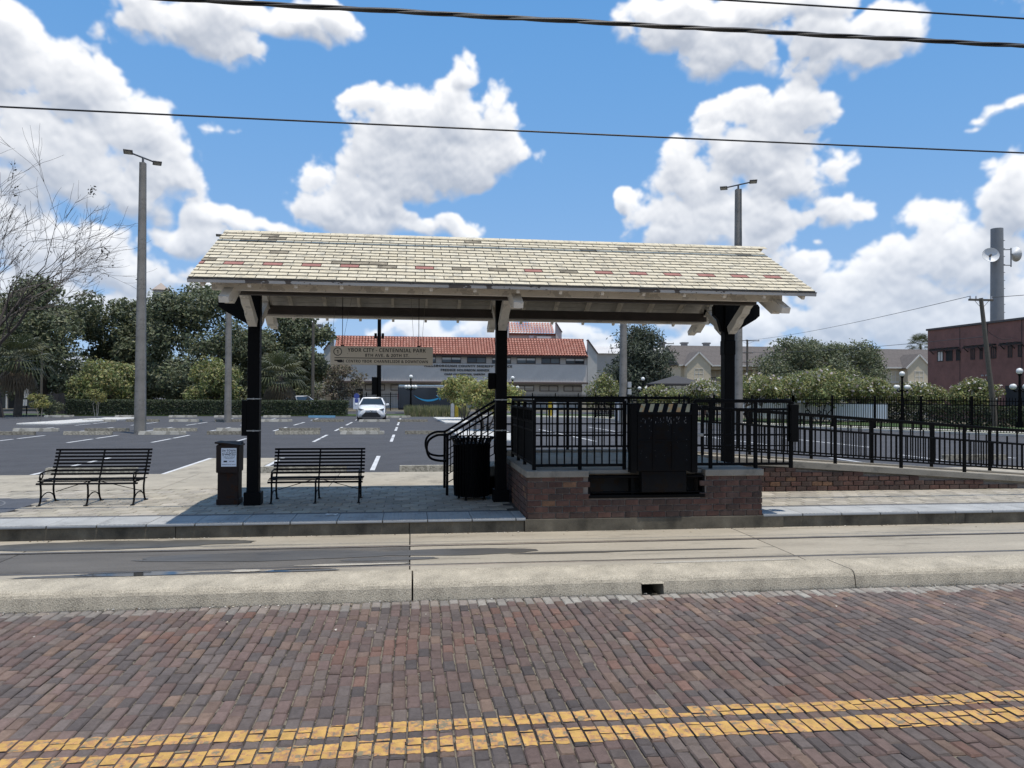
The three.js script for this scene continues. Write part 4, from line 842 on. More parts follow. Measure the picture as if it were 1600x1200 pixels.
// ---------------------------------------------------------------- railings
{
  const bb = (a, b, w, h) => boxUV(bar(a, b, w, h, Math.min(w, h) * 0.15));
  // a level or sloping railing from a to b: y(x) is the ground under it
  function railing(t, a, b, posts, o) {
    const L = a.distanceTo(b), at = (s, h) => a.clone().lerp(b, s / L).add(V(0, h, 0));
    for (const [h, w, hh] of o.rails) put(h === o.top ? 'top_rail' : 'rail', bb(at(0, h), at(L, h), w, hh), M.black, t);
    for (const s of posts) put('post', bb(at(s, -(o.foot ?? 0)), at(s, o.top), 0.05, 0.05), M.black, t);
    const n = Math.round(L / o.step);
    for (let i = 1; i < n; i++) {
      const s = (i * L) / n; if (posts.some((p) => Math.abs(p - s) < 0.045)) continue;
      const tall = o.pattern ? o.pattern[i % o.pattern.length] : o.picketTop; put('picket', bb(at(s, o.bottom), at(s, tall), 0.02, 0.02), M.black, t);
    }
  }
  const level = { rails: [[0.985, 0.06, 0.05], [0.865, 0.034, 0.034], [0.49, 0.026, 0.026], [0.33, 0.018, 0.018], [0.065, 0.034, 0.04]], top: 0.985, bottom: 0.07, picketTop: 0.86, step: 0.112 };
  const t1 = thing('railing', 'black picket railing on the brick platform, left of the dark gate panel', 'railing', [0, 0, 0], 0, undefined);
  railing(t1, V(1.73, 1.012, -10.72), V(3.04, 1.012, -10.72), [0, 0.66, 1.31], level);
  const sheetT = t1;
  put('solid_panel', boxUV(box(1.722, 1.10, -12.9, 1.738, 1.68, -10.78)), M.blackmatt, sheetT);
  put('panel_band', box(1.715, 1.55, -12.9, 1.745, 1.58, -10.78, 0.003), M.black, sheetT);
  for (const [y, w] of [[1.985, 0.05], [1.87, 0.035], [1.69, 0.03], [1.09, 0.035]]) put('rail', bb(V(1.73, y, -10.74), V(1.73, y, -13.0), w, 0.04), M.black, sheetT);
  for (let z = -10.85; z > -12.95; z -= 0.15) put('picket', bb(V(1.73, 1.69, z), V(1.73, 1.87, z), 0.045, 0.02), M.black, sheetT);
  for (const z of [-11.6, -12.3, -13.0]) put('post', bb(V(1.73, 1.0, z), V(1.73, 1.985, z), 0.05, 0.05), M.black, sheetT);
  const t2 = thing('railing', 'black picket railing on the brick platform, right of the dark gate panel', 'railing');
  railing(t2, V(4.09, 1.014, -10.72), V(5.57, 1.014, -10.72), [0, 0.24, 0.93, 1.48], level);
  put('junction_box', boxUV(box(5.545, 1.40, -10.80, 5.665, 1.955, -10.66, 0.01)), M.black, t2);
  put('latch', box(4.10, 1.485, -10.70, 4.2, 1.53, -10.65, 0.006), mat([0.3, 0.3, 0.29], { metal: 0.7, rough: 0.4 }), t2);
  const t3 = thing('railing', 'black picket railing along the back edge of the raised platform', 'railing');
  railing(t3, V(1.75, 1.035, -14.2), V(5.3, 1.035, -14.2), [0, 1.18, 2.36, 3.55], level);
  const ramp = { rails: [[0.865, 0.05, 0.05], [0.60, 0.03, 0.03], [0.13, 0.03, 0.03]], top: 0.865, bottom: 0.13, step: 0.107, pattern: [0.74, 0.6, 0.865, 0.6], foot: 0 };
  const ry = (x) => 1.02 - 0.0686 * (x - 4.95);
  const t4 = thing('ramp_railing', 'black picket railing along the near side of the sloping ramp', 'railing');
  railing(t4, V(5.15, ry(5.15), -13.12), V(13.9, ry(13.9), -13.12), [0, 1.25, 2.53, 3.83, 5.11, 6.4, 7.7, 8.75], ramp);
  const t5 = thing('ramp_railing', 'black picket railing along the far side of the sloping ramp', 'railing');
  railing(t5, V(5.35, ry(5.35), -14.24), V(13.9, ry(13.9), -14.24), [0, 1.2, 2.48, 3.77, 5.06, 6.35, 7.6, 8.55], { ...ramp, pattern: [0.6, 0.865, 0.6, 0.74] });
  // stair handrails with looped ends
  const hand = (label, z) => {
    const t = thing('stair_handrail', label, 'handrail'), p = (x, y) => V(x, y, z);
    put('top_rail', tube([p(1.6, 1.98), p(1.45, 1.9), p(0.75, 1.46), p(0.62, 1.39), p(0.44, 1.375), p(0.3, 1.28), p(0.275, 1.12), p(0.34, 0.99), p(0.5, 0.945), p(0.61, 0.945)], 0.021, 60, 7), M.black, t);
    for (const h of [0.11, 0.36, 0.55, 0.82]) put('rail', rod(p(0.62, 1.39 - h), p(1.6, 1.99 - h), h === 0.11 ? 0.018 : 0.009, h === 0.11 ? 0.018 : 0.009, 6), M.black, t);
    for (const x of [0.62, 1.58]) put('post', bb(p(x, x < 1 ? GY : 0.95), p(x, 1.39 + (x - 0.62) * 0.61), 0.045, 0.045), M.black, t);
    for (let x = 0.73; x < 1.56; x += 0.115) put('picket', bb(p(x, 0.57 + (x - 0.62) * 0.61), p(x, 1.28 + (x - 0.62) * 0.61), 0.018, 0.018), M.black, t);
  };
  hand('black stair handrail with looped end, nearest to the litter bin', -13.08); hand('black stair handrail with looped end, on the far side of the steps', -14.12);
}

// ---------------------------------------------------------------- lift gate panel
{
  const t = thing('lift_gate', 'tall black lift gate panel with striped top edge between the platform railings', 'gate');
  const m = mat([0.0065, 0.0065, 0.0075], { map: T.rust, m: 0.8, rough: 0.65, physical: true, spec: 0.18, bump: T.grainBump, bm: 0.4, bs: 0.002 });
  put('panel', boxUV(box(3.17, 1.0, -10.62, 3.98, 1.83, -10.52, 0.012)), m, t);
  for (const x of [3.41, 3.69]) put('rib', box(x - 0.012, 1.03, -10.53, x + 0.012, 1.80, -10.508, 0.004), m, t);
  put('rib', box(3.2, 1.42, -10.53, 3.95, 1.445, -10.51, 0.004), m, t);
  for (const x of [3.12, 4.01]) put('side_post', boxUV(box(x - 0.045, 0.98, -10.66, x + 0.045, 1.965, -10.5, 0.01)), M.black, t);
  put('top_hood', boxUV(prism([[-10.72, 1.8], [-10.5, 1.8], [-10.5, 1.84], [-10.56, 1.965], [-10.72, 1.965]], 0.8).rotateY(-Math.PI / 2).translate(3.97, 0, 0).applyMatrix4(new THREE.Matrix4().set(1, 0, 0, 0, 0, 1, 0, 0, 0, 0, 1, 0, 0, 0, 0, 1))), m, t);
  put('chute', boxUV(box(3.24, 0.7, -10.66, 3.9, 1.0, -10.53, 0.01)), m, t);
  const stripe = mat([0.42, 0.36, 0.22], { map: T.rust, m: 0.5, rough: 0.8 });
  for (let i = 0; i < 6; i++) { // slanted bars on the sloping front of the hood
    const x = 3.19 + i * 0.135, w = 0.062, sk = 0.05, P = [[x, 0], [x + w, 0], [x + w + sk, 1], [x + sk, 1]].map(([a, s]) => [Math.min(a, 3.965), mix(1.842, 1.955, s), mix(-10.499, -10.552, s) + 0.002]);
    const g = new THREE.BufferGeometry(); g.setAttribute('position', new THREE.Float32BufferAttribute([...P[0], ...P[1], ...P[2], ...P[0], ...P[2], ...P[3]], 3)); g.computeVertexNormals(); put('stripe', boxUV(g), stripe, t);
  }
  const rr = RNG(17), sc = []; // pale scratches and flecks in the paint
  for (let i = 0; i < 70; i++) { const band = rr() < 0.6, x = mix(3.2, 3.95, rr()), y = band ? 1.715 + (rr() - 0.5) * 0.09 : mix(1.15, 1.75, rr()), w = 0.003 + rr() * 0.006, h = band ? 0.006 + rr() * 0.03 : 0.003 + rr() * 0.005; sc.push(box(x, y, -10.52, x + w, y + h, -10.5185)); }
  stuff(put('scratches', merge(sc), mat([0.16, 0.16, 0.165], { rough: 0.8 }), t));
}

// ---------------------------------------------------------------- overhead wires
{
  const sag = (a, b, s) => { const p = []; for (let i = 0; i <= 24; i++) { const q = i / 24, c = a.clone().lerp(b, q); c.y -= s * 4 * q * (1 - q); p.push(c); } return p; };
  const wm = mat([0.014, 0.014, 0.016], { rough: 0.5 }), wire = (label, pts, r, group) => { const w = put('overhead_wire', tube(pts, r, 60, 6), wm); return tag(w, label, 'wire', group); };
  wire('lowest thin overhead wire, crossing the sky above the shelter roof', sag(V(-46, 5.62, -9.3), V(48, 6.05, -9.3), 0.52), 0.0105);
  { const t = thing('overhead_cable', 'thick twisted overhead cable crossing the top of the sky', 'cable'); const a = sag(V(-46, 7.22, -11.2), V(60, 8.79, -11.2), 0.28);
    [[0, 0.024], [2.1, 0.018], [4.2, 0.018]].forEach(([ph, rad]) => { const c = new THREE.CatmullRomCurve3(a), pts = []; for (let i = 0; i <= 500; i++) { const p = c.getPointAt(i / 500), w = i * 0.5 + ph; pts.push(p.add(V(0, Math.sin(w) * 0.02, Math.cos(w) * 0.02))); } put('strand', taper(pts, pts.map(() => rad), 5), wm, t); }); }
  wire('thin overhead wire in the top right corner of the sky', sag(V(-31, 5.64, -7), V(35, 6.41, -7), 0.155), 0.0088);
}
// ---------------------------------------------------------------- plants
const LY = 0.30;
const LEAF = mat([1, 1, 1], { vc: true, rough: 0.95, side: THREE.DoubleSide, physical: true }); LEAF.transmission = 0.35;
const BARK = mat([0.13, 0.105, 0.085], { map: T.wood, m: 0.6, rough: 1, bump: T.grainBump, bm: 0.4, bs: 0.006 });
const dirOf = (r) => { const u = r() * 2 - 1, a = r() * Math.PI * 2, s = Math.sqrt(1 - u * u); return V(s * Math.cos(a), u, s * Math.sin(a)); };
// leaves scattered through a set of ellipsoids, each a folded pair of triangles
function leaves(blobs, n, size, palette, r, o = {}) {
  const pos = new Float32Array(n * 12 * 3), col = new Float32Array(n * 12 * 3), vol = blobs.map((b) => Math.pow(b.rx * b.ry * b.rz, 0.75)), tot = vol.reduce((a, b) => a + b, 0);
  let k = 0;
  const c = V(), nrm = V(), a = V(), b = V(), q = [V(), V(), V(), V()];
  for (let i = 0; i < n; i++) {
    let t = r() * tot, j = 0; while (j < blobs.length - 1 && t > vol[j]) { t -= vol[j]; j++; }
    const B = blobs[j], d = dirOf(r), s = o.even ? Math.cbrt(r()) : Math.pow(r(), 0.38) * 1.0, rag = 1 + (o.rag ?? 0.22) * n3(d.x * 2.2 + B.x, d.y * 2.2 + B.y, d.z * 2.2 + B.z);
    c.set(B.x + d.x * B.rx * s * rag, B.y + d.y * B.ry * s * rag, B.z + d.z * B.rz * s * rag);
    if (o.floor !== undefined && c.y < o.floor) c.y = o.floor + r() * 0.3;
    nrm.copy(dirOf(r)).addScaledVector(d, 0.7).add(V(0, 0.45, 0)).normalize();
    a.copy(dirOf(r)).cross(nrm).normalize(); b.crossVectors(nrm, a);
    const L = size * (0.55 + 0.9 * r()), w = L * (o.width ?? 0.5);
    q[0].copy(c).addScaledVector(a, -L / 2); q[1].copy(c).addScaledVector(b, w / 2).addScaledVector(nrm, -w * 0.18); q[2].copy(c).addScaledVector(a, L / 2).addScaledVector(nrm, -L * 0.1); q[3].copy(c).addScaledVector(b, -w / 2).addScaledVector(nrm, -w * 0.18);
    const P = palette[Math.floor(r() * palette.length)], v = 0.7 + 0.6 * r();
    for (const m of [0, 1, 2, 0, 2, 3]) { pos[k] = q[m].x; pos[k + 1] = q[m].y; pos[k + 2] = q[m].z; col[k] = P[0] * v; col[k + 1] = P[1] * v; col[k + 2] = P[2] * v; k += 3; }
  }
  const g = new THREE.BufferGeometry(); g.setAttribute('position', new THREE.BufferAttribute(pos.subarray(0, k), 3)); g.setAttribute('color', new THREE.BufferAttribute(col.subarray(0, k), 3)); g.computeVertexNormals(); return g;
}
function limb(a, b, r0, r1, r, wob = 0.12, n = 5, seg = 6) {
  const p = [], rr = [], L = a.distanceTo(b), ph = r() * 50; for (let i = 0; i <= n; i++) { const t = i / n, q = a.clone().lerp(b, t); q.x += L * wob * n3(t * 2 + ph, 1, ph) * Math.sin(Math.PI * t); q.z += L * wob * n3(ph, t * 2, 3 + ph) * Math.sin(Math.PI * t); q.y += L * 0.05 * Math.sin(Math.PI * t); p.push(q); rr.push(mix(r0, r1, Math.pow(t, 0.8))); } return taper(p, rr, seg);
}
const OAK = [[0.115, 0.14, 0.065], [0.09, 0.115, 0.055], [0.145, 0.165, 0.078], [0.19, 0.195, 0.105], [0.072, 0.092, 0.046]];
const MYRTLE = [[0.20, 0.225, 0.07], [0.25, 0.255, 0.08], [0.155, 0.195, 0.058], [0.275, 0.24, 0.095], [0.12, 0.155, 0.05]];
// a tree: trunk position, crown clumps around it
function tree(name, label, cat, [x, y, z], o, group) {
  const r = RNG(o.seed), t = thing(name, label, cat, [x, y, z], 0, group), blobs = [];
  for (let i = 0; i < o.clumps; i++) {
    const a = r() * Math.PI * 2, u = Math.sqrt(r()), h = r(), k = o.cone ? 1 - 0.78 * h : Math.sqrt(Math.max(0.05, 1 - Math.pow(Math.abs(h - (o.belly ?? 0.4)) / Math.max(o.belly ?? 0.4, 1 - (o.belly ?? 0.4)), 2.2))), s = (o.clump ?? 0.34) * (0.65 + 0.7 * r());
    blobs.push({ x: Math.cos(a) * u * o.w * k * 0.82, z: Math.sin(a) * u * (o.d ?? o.w) * k * 0.82, y: mix(o.y0 + s * o.w * 0.5, o.y1 - s * o.w * 0.6, h), rx: o.w * s, ry: o.w * s * (o.flat ?? 0.75), rz: o.w * s });
  }
  const wood = [], stems = o.stems ?? 1, fork = o.fork ?? mix(o.y0, o.y1, 0.2);
  for (let k = 0; k < stems; k++) {
    const a = (k / stems) * 6.28 + r(), b0 = stems > 1 ? V(Math.cos(a) * o.tr * 2.2, 0, Math.sin(a) * o.tr * 2.2) : V(0, -0.1, 0), f = stems > 1 ? V(Math.cos(a) * o.w * 0.3, fork, Math.sin(a) * o.w * 0.3) : V((r() - 0.5) * o.w * 0.1, fork, 0);
    wood.push(limb(b0, f, o.tr, o.tr * 0.62, r, 0.06));
    blobs.filter((q, i) => i % stems === k).slice(0, o.limbs ?? 9).forEach((q) => wood.push(limb(f, V(q.x, q.y, q.z), o.tr * 0.5, o.tr * 0.1, r, 0.14, 5, 5)));
  }
  put('trunk', boxUV(merge(wood)), o.bark ?? BARK, t);
  put('crown', leaves(blobs, o.n, o.leaf, o.pal, r, { floor: o.skirt ? 0.1 : o.y0 * 0.6, rag: o.rag ?? 0.3, width: o.width }), LEAF, t);
  if (o.flowers) put('blossom', leaves(blobs.filter((b) => b.y > mix(o.y0, o.y1, 0.35)).map((b) => ({ ...b, rx: b.rx * 1.05, ry: b.ry * 1.1, rz: b.rz * 1.05 })), o.flowers, o.leaf * 0.95, [[0.62, 0.60, 0.55], [0.55, 0.52, 0.48], [0.5, 0.42, 0.42]], r, { rag: 0.2, width: 0.8 }), LEAF, t);
  return t;
}
// big dark trees behind the car park
const bigOak = (label, x, z, o) => tree('oak_tree', label, 'tree', [x, LY, z], { clumps: 62, leaf: 0.34, pal: OAK, tr: 0.42, n: 30000, clump: 0.24, rag: 0.45, ...o });
bigOak('large dark oak behind the bare tree at the left', -33.5, -76, { seed: 101, w: 6.6, y0: 1.2, y1: 12.4 });
bigOak('dark oak between the bare tree and the tall left lamp pole', -27.6, -80, { seed: 102, w: 5.2, y0: 0.8, y1: 10.9 });
bigOak('broad oak behind the shelter post, tallest over the hedge', -19.2, -76, { seed: 103, w: 7.0, y0: 0.9, y1: 12.5 });
bigOak('oak whose branches reach over the end of the red tiled roof', -12.0, -78, { seed: 104, w: 5.0, y0: 2.0, y1: 10.0 });
bigOak('dark oak at the left edge of the view behind the grey house', -44, -92, { seed: 105, w: 6.5, y0: 2, y1: 12.2, n: 9000 });
bigOak('dark oak at the left end of the oak mass behind the crape myrtles', 51, -97, { seed: 106, w: 7.0, y0: 1.6, y1: 9.6, n: 15000 });
bigOak('dark oak in the middle of the oak mass left of the brick building', 56, -100, { seed: 117, w: 6.0, y0: 0.8, y1: 9.2, n: 16000 });
bigOak('dark oak at the right end of the oak mass beside the cream gable', 60.0, -99, { seed: 107, w: 6.2, y0: 1.6, y1: 9.5, n: 15000 });
bigOak('low dark thicket filling the gap between the oaks and the hedge', -24, -90, { seed: 114, w: 11, d: 5, y0: 0.2, y1: 6.6, clump: 0.2 });
bigOak('low dark thicket behind the shaggy palm and the peach house', -13.5, -86, { seed: 115, w: 5, d: 4, y0: 0.2, y1: 5.2, n: 12000 });
bigOak('low dark thicket behind the grey house and the sabal palm', -40, -98, { seed: 116, w: 9, d: 4, y0: 0.2, y1: 6.4, clump: 0.2, n: 16000 });
tree('cedar_tree', 'dark feathery tree with a pointed top right of the red roofed building', 'tree', [23.0, LY, -76], { seed: 108, w: 5.7, y0: 0.6, y1: 9.1, clumps: 70, cone: true, clump: 0.26, n: 16000, leaf: 0.4, width: 0.3, pal: [[0.06, 0.08, 0.045], [0.075, 0.092, 0.055], [0.046, 0.062, 0.036]], tr: 0.25, limbs: 30, rag: 0.5 });
tree('bushy_tree', 'round olive green bushy tree behind the hedge beside the tall left lamp pole', 'tree', [-23.4, LY, -62.5], { seed: 109, w: 2.7, y0: 0.5, y1: 4.6, clumps: 26, clump: 0.36, n: 8000, leaf: 0.26, pal: MYRTLE, tr: 0.12, stems: 3 });
tree('bushy_tree', 'round olive green bushy tree behind the hedge beside the short lamp pole', 'tree', [-15.5, LY, -62.5], { seed: 110, w: 2.6, y0: 0.5, y1: 4.5, clumps: 26, clump: 0.36, n: 8000, leaf: 0.26, pal: MYRTLE, tr: 0.12, stems: 3 });
tree('bushy_tree', 'thin brownish half bare tree in front of the left end of the sheriff building', 'tree', [-6.6, LY, -72], { seed: 111, w: 2.4, y0: 1.0, y1: 4.9, clumps: 22, clump: 0.3, n: 2600, leaf: 0.24, pal: [[0.15, 0.12, 0.075], [0.11, 0.105, 0.05], [0.19, 0.15, 0.11]], tr: 0.1, stems: 3, rag: 0.5 });
// crape myrtles on the gravel islands
const BRIGHT = [[0.30, 0.31, 0.085], [0.36, 0.34, 0.10], [0.22, 0.26, 0.07], [0.38, 0.31, 0.12], [0.16, 0.2, 0.06]];
const myrtle = (label, x, z, o, g) => tree('crape_myrtle', label, 'tree', [x, LY, z], { clumps: 30, clump: 0.3, n: 5200, leaf: 0.2, pal: MYRTLE, tr: 0.045, stems: 4, fork: 1.0, rag: 0.55, width: 0.42, ...o }, g);
myrtle('olive green crape myrtle on the far gravel island right of the van', 3.3, -48, { pal: BRIGHT, seed: 120, w: 1.75, y0: 0.95, y1: 2.9 });
myrtle('olive green crape myrtle on the near gravel island left of the middle shelter post', 3.35, -34.5, { pal: BRIGHT, seed: 121, w: 1.45, y0: 0.95, y1: 2.5, n: 4200, leaf: 0.16 });
myrtle('olive green crape myrtle showing right of the middle shelter post', 5.0, -43.5, { pal: BRIGHT, seed: 122, w: 1.5, y0: 0.9, y1: 2.3, n: 3600 });
myrtle('flowering crape myrtle behind the right shelter post, heavy with white blossom', 22.3, -56, { seed: 123, w: 1.9, y0: 0.9, y1: 3.0, flowers: 900 });
myrtle('flowering crape myrtle behind the lift gate panel', 17.2, -52, { seed: 124, w: 1.7, y0: 0.7, y1: 2.4, flowers: 260 });
myrtle('white flecked crape myrtle right of the grey lamp pole, first in the banner row', 21.4, -46.5, { seed: 125, w: 2.5, y0: 1.2, y1: 3.1, flowers: 260, n: 6500 });
myrtle('white flecked crape myrtle above the white banner, largest of the row', 25.6, -45.5, { seed: 126, w: 2.9, y0: 1.1, y1: 3.55, flowers: 320, n: 8000 });
myrtle('white flecked crape myrtle left of the globe lamp behind the iron fence', 29.2, -46, { seed: 127, w: 1.9, y0: 1.1, y1: 3.0, flowers: 240 });
myrtle('bright crape myrtle right of the globe lamp before the brick building', 32.2, -45.5, { seed: 128, w: 1.9, y0: 1.1, y1: 2.6, flowers: 300 });
myrtle('bright crape myrtle in front of the windows of the brick building', 34.3, -43, { seed: 129, w: 1.8, y0: 1.1, y1: 2.9, flowers: 340 });
myrtle('low shrub with pale flowers at the right end of the sheriff building', 17.4, -67, { seed: 130, w: 2.2, y0: 0.3, y1: 3.6, flowers: 160, n: 6000, stems: 3 });
for (const [x, z, h, s, l] of [[-20.4, -45.7, 1.75, 131, 'small yellow green sapling at the near tip of the white gravel island'], [-19.5, -51, 1.95, 132, 'small yellow green sapling at the far end of the white gravel island']])
  tree('sapling', l, 'tree', [x, LY, z], { seed: s, w: 0.62, y0: h * 0.5, y1: h, clumps: 12, clump: 0.4, n: 900, leaf: 0.14, pal: [[0.19, 0.19, 0.04], [0.13, 0.15, 0.04], [0.24, 0.21, 0.06]], tr: 0.022, stems: 3, fork: h * 0.5, bark: mat([0.3, 0.27, 0.23], { rough: 1 }) });
tree('shrub', 'dark round shrub left of the hedge behind the near sapling', 'shrub', [-25.6, LY, -58.6], { seed: 133, w: 0.9, y0: 0.0, y1: 1.5, clumps: 12, clump: 0.5, n: 1800, leaf: 0.16, pal: OAK, tr: 0.04, stems: 3, fork: 0.4, skirt: true });
// palms: fans of stiff blades, hanging dead ones below
function palm(label, [x, y, z], h, R, seed, o = {}) {
  const r = RNG(seed), t = thing('palm_tree', label, 'palm tree', [x, y, z]), P = [];
  for (let i = 0; i <= 12; i++) P.push(V(0.12 * Math.sin(i * 0.25), (h * i) / 12, 0));
  put('trunk', boxUV(taper(P, P.map((p, i) => o.tr * (1.15 - 0.25 * (i / 12)) * (1 + 0.06 * (i % 2))), 8)), mat([0.10, 0.085, 0.07], { map: T.wood, m: 0.4, rough: 1 }), t);
  const frond = (dir, stalk, size, droop) => {
    const g = [], base = V(0, h, 0), tip = base.clone().addScaledVector(dir, stalk); tip.y -= droop * 0.3;
    g.push(limb(base, tip, 0.02, 0.012, r, 0.02, 3, 3));
    const side = V().crossVectors(dir, V(0, 1, 0)).normalize(), up = V().crossVectors(side, dir).normalize(), pos = [];
    for (let k = 0; k < 17; k++) {
      const a = mix(-1.9, 1.9, k / 16), d = dir.clone().multiplyScalar(Math.cos(a)).addScaledVector(side, Math.sin(a)).normalize(), L = size * (0.75 + 0.25 * Math.cos(a * 0.7)), w = size * 0.075, mid = tip.clone().addScaledVector(d, L * 0.55).addScaledVector(up, 0.06 * size), end = tip.clone().addScaledVector(d, L); end.y -= size * 0.22 + droop * 0.5;
      const s2 = V().crossVectors(d, up).normalize().multiplyScalar(w / 2), A = mid.clone().add(s2), B = mid.clone().sub(s2);
      for (const q of [tip, A, B, A, end, B]) pos.push(q.x, q.y, q.z);
    }
    const f = new THREE.BufferGeometry(); f.setAttribute('position', new THREE.Float32BufferAttribute(pos, 3)); f.computeVertexNormals(); g.push(f); return merge(g);
  };
  const green = [[0.07, 0.085, 0.03], [0.10, 0.105, 0.04], [0.055, 0.07, 0.028]], dead = [[0.17, 0.125, 0.075], [0.13, 0.10, 0.065]];
  for (let i = 0; i < (o.n ?? 30); i++) { const a = i * 2.4, e = mix(1.3, -0.35, (i + 0.5) / (o.n ?? 30)), d = V(Math.cos(a) * Math.cos(e), Math.sin(e), Math.sin(a) * Math.cos(e)); put('frond', tint(frond(d, R * 0.5, R * 0.52, e < 0 ? 0.5 : 0.15), green[i % 3]), LEAF, t); }
  for (let i = 0; i < (o.dead ?? 14); i++) { const a = i * 2.2 + 1, e = -0.75 - 0.5 * r(), d = V(Math.cos(a) * Math.cos(e), Math.sin(e), Math.sin(a) * Math.cos(e)); put('dead_frond', tint(frond(d, R * 0.42, R * 0.45, 0.6), dead[i % 2]), LEAF, t); }
}
palm('sabal palm with brown hanging skirt at the left edge of the car park', [-27.0, LY, -57.2], 3.9, 2.5, 140, { tr: 0.24, dead: 18 });
palm('shaggy sabal palm behind the hedge, right of the left shelter post', [-10.9, LY, -66], 3.1, 2.7, 141, { tr: 0.25, dead: 16, n: 34 });
palm('tall slim palm against the sky left of the brick building', [85.6, 0.3, -120], 10.3, 2.6, 142, { tr: 0.2, dead: 8, n: 26 });
{ // bare tree
  const t = thing('bare_tree', 'tall leafless tree with fine spreading twigs at the left edge', 'tree', [-27.2, LY, -55.4]), r = RNG(150), wood = [], twigs = [], tips = [];
  const grow = (p, d, L, rad, depth) => {
    const n = depth < 2 ? 6 : 4, pts = [p.clone()], rr = [rad], dir = d.clone(); let q = p.clone();
    for (let i = 1; i <= n; i++) { dir.add(dirOf(r).multiplyScalar(0.2)).add(V(0, depth > 2 ? 0.05 : 0.02, 0)).normalize(); q = q.clone().addScaledVector(dir, L / n); pts.push(q); rr.push(mix(rad, rad * 0.55, i / n)); }
    (depth < 3 ? wood : twigs).push(taper(pts, rr, depth < 2 ? 6 : 3));
    if (depth >= 6) { tips.push(q); return; }
    const kids = depth === 0 ? 6 : depth < 3 ? 3 : r() < 0.35 ? 3 : 2;
    for (let k = 0; k < kids; k++) {
      const s = depth === 0 ? 0.75 + 0.25 * r() : 0.35 + 0.65 * r(), at = pts[Math.min(n, Math.max(1, Math.round(s * n)))], side = dirOf(r).cross(dir).normalize(), sp = depth === 0 ? 0.6 : 0.62, nd = dir.clone().addScaledVector(side, sp * (0.6 + 0.8 * r())).add(V(0.10, depth < 2 ? 0.14 : 0.02, 0.0)).normalize();
      grow(at, nd, L * (depth === 0 ? 1.05 : 0.79) * (0.75 + 0.45 * r()), Math.max(rad * 0.5, 0.013), depth + 1);
    }
  };
  grow(V(0, -0.1, 0), V(-0.02, 1, 0).normalize(), 4.9, 0.25, 0);
  const bm = mat([0.095, 0.08, 0.07], { map: T.wood, m: 0.6, rough: 1 });
  put('trunk', boxUV(merge(wood)), bm, t); put('twigs', boxUV(merge(twigs)), bm, t);
  const bl = []; for (let i = 0; i < 40; i++) { const q = tips[Math.floor(r() * tips.length)]; bl.push({ x: q.x, y: q.y, z: q.z, rx: 0.3, ry: 0.5, rz: 0.3 }); }
  put('dead_leaves', leaves(bl, 380, 0.17, [[0.05, 0.045, 0.035], [0.09, 0.07, 0.05]], r, { even: true }), LEAF, t);
}
// clipped hedges
function hedge(label, a, b, w, h, n, seed, pal = OAK) {
  const r = RNG(seed), t = thing('clipped_hedge', label, 'hedge'), L = a.distanceTo(b), d = V().subVectors(b, a).normalize(), s = V(-d.z, 0, d.x), pos = [], col = [];
  { const g = []; for (let u = 0.15; u < L; u += 0.22) { const p = a.clone().addScaledVector(d, u).addScaledVector(s, (r() - 0.5) * w * 0.4); g.push(rod(p, p.clone().add(V((r() - 0.5) * 0.4, h * 0.85, (r() - 0.5) * 0.4)), 0.018, 0.008, 4, true)); } put('inner_branches', merge(g), BARK, t); }
  const q = [V(), V(), V(), V()];
  for (let i = 0; i < n; i++) {
    const f = r(), u = r() * L, c = a.clone().addScaledVector(d, u), k = (r() - 0.5), jit = 0.07;
    const nn = V(); if (f < 0.42) { c.y += h * (1 - 0.03 * r()); c.addScaledVector(s, k * w); nn.set(0, 1, 0); } else { c.y += h * r(); const sg = f < 0.92 ? (a.x < b.x ? 1 : -1) : (a.x < b.x ? -1 : 1); c.addScaledVector(s, sg * w * 0.5); nn.copy(s).multiplyScalar(sg); }
    c.add(dirOf(r).multiplyScalar(jit)); c.y += 0.05 * n3(u * 0.8, 2, seed); if (r() < 0.35) { c.addScaledVector(nn, -w * 0.45 * r()); }
    const nrm = dirOf(r).addScaledVector(nn, 0.6).normalize(), e = dirOf(r).cross(nrm).normalize(), g = V().crossVectors(nrm, e), S = 0.13 * (0.6 + 0.8 * r());
    q[0].copy(c).addScaledVector(e, -S / 2); q[1].copy(c).addScaledVector(g, S * 0.3); q[2].copy(c).addScaledVector(e, S / 2); q[3].copy(c).addScaledVector(g, -S * 0.3);
    const P = pal[Math.floor(r() * pal.length)], v = 0.7 + 0.7 * r(); for (const m of [0, 1, 2, 0, 2, 3]) { pos.push(q[m].x, q[m].y, q[m].z); col.push(P[0] * v, P[1] * v, P[2] * v); }
  }
  const g = new THREE.BufferGeometry(); g.setAttribute('position', new THREE.Float32BufferAttribute(pos, 3)); g.setAttribute('color', new THREE.Float32BufferAttribute(col, 3)); g.computeVertexNormals(); put('foliage', g, LEAF, t);
}
const HEDGE = [[0.042, 0.062, 0.024], [0.058, 0.078, 0.03], [0.08, 0.098, 0.038], [0.034, 0.05, 0.022]];
hedge('long clipped green hedge along the far side of the car park', V(-24.6, LY, -59.6), V(-4.75, LY, -59.6), 1.1, 1.1, 42000, 160, HEDGE);
hedge('low dark hedge behind the iron fence, before the brick building', V(28.5, LY, -49), V(38.6, LY, -33), 1.2, 1.15, 20000, 161, HEDGE);
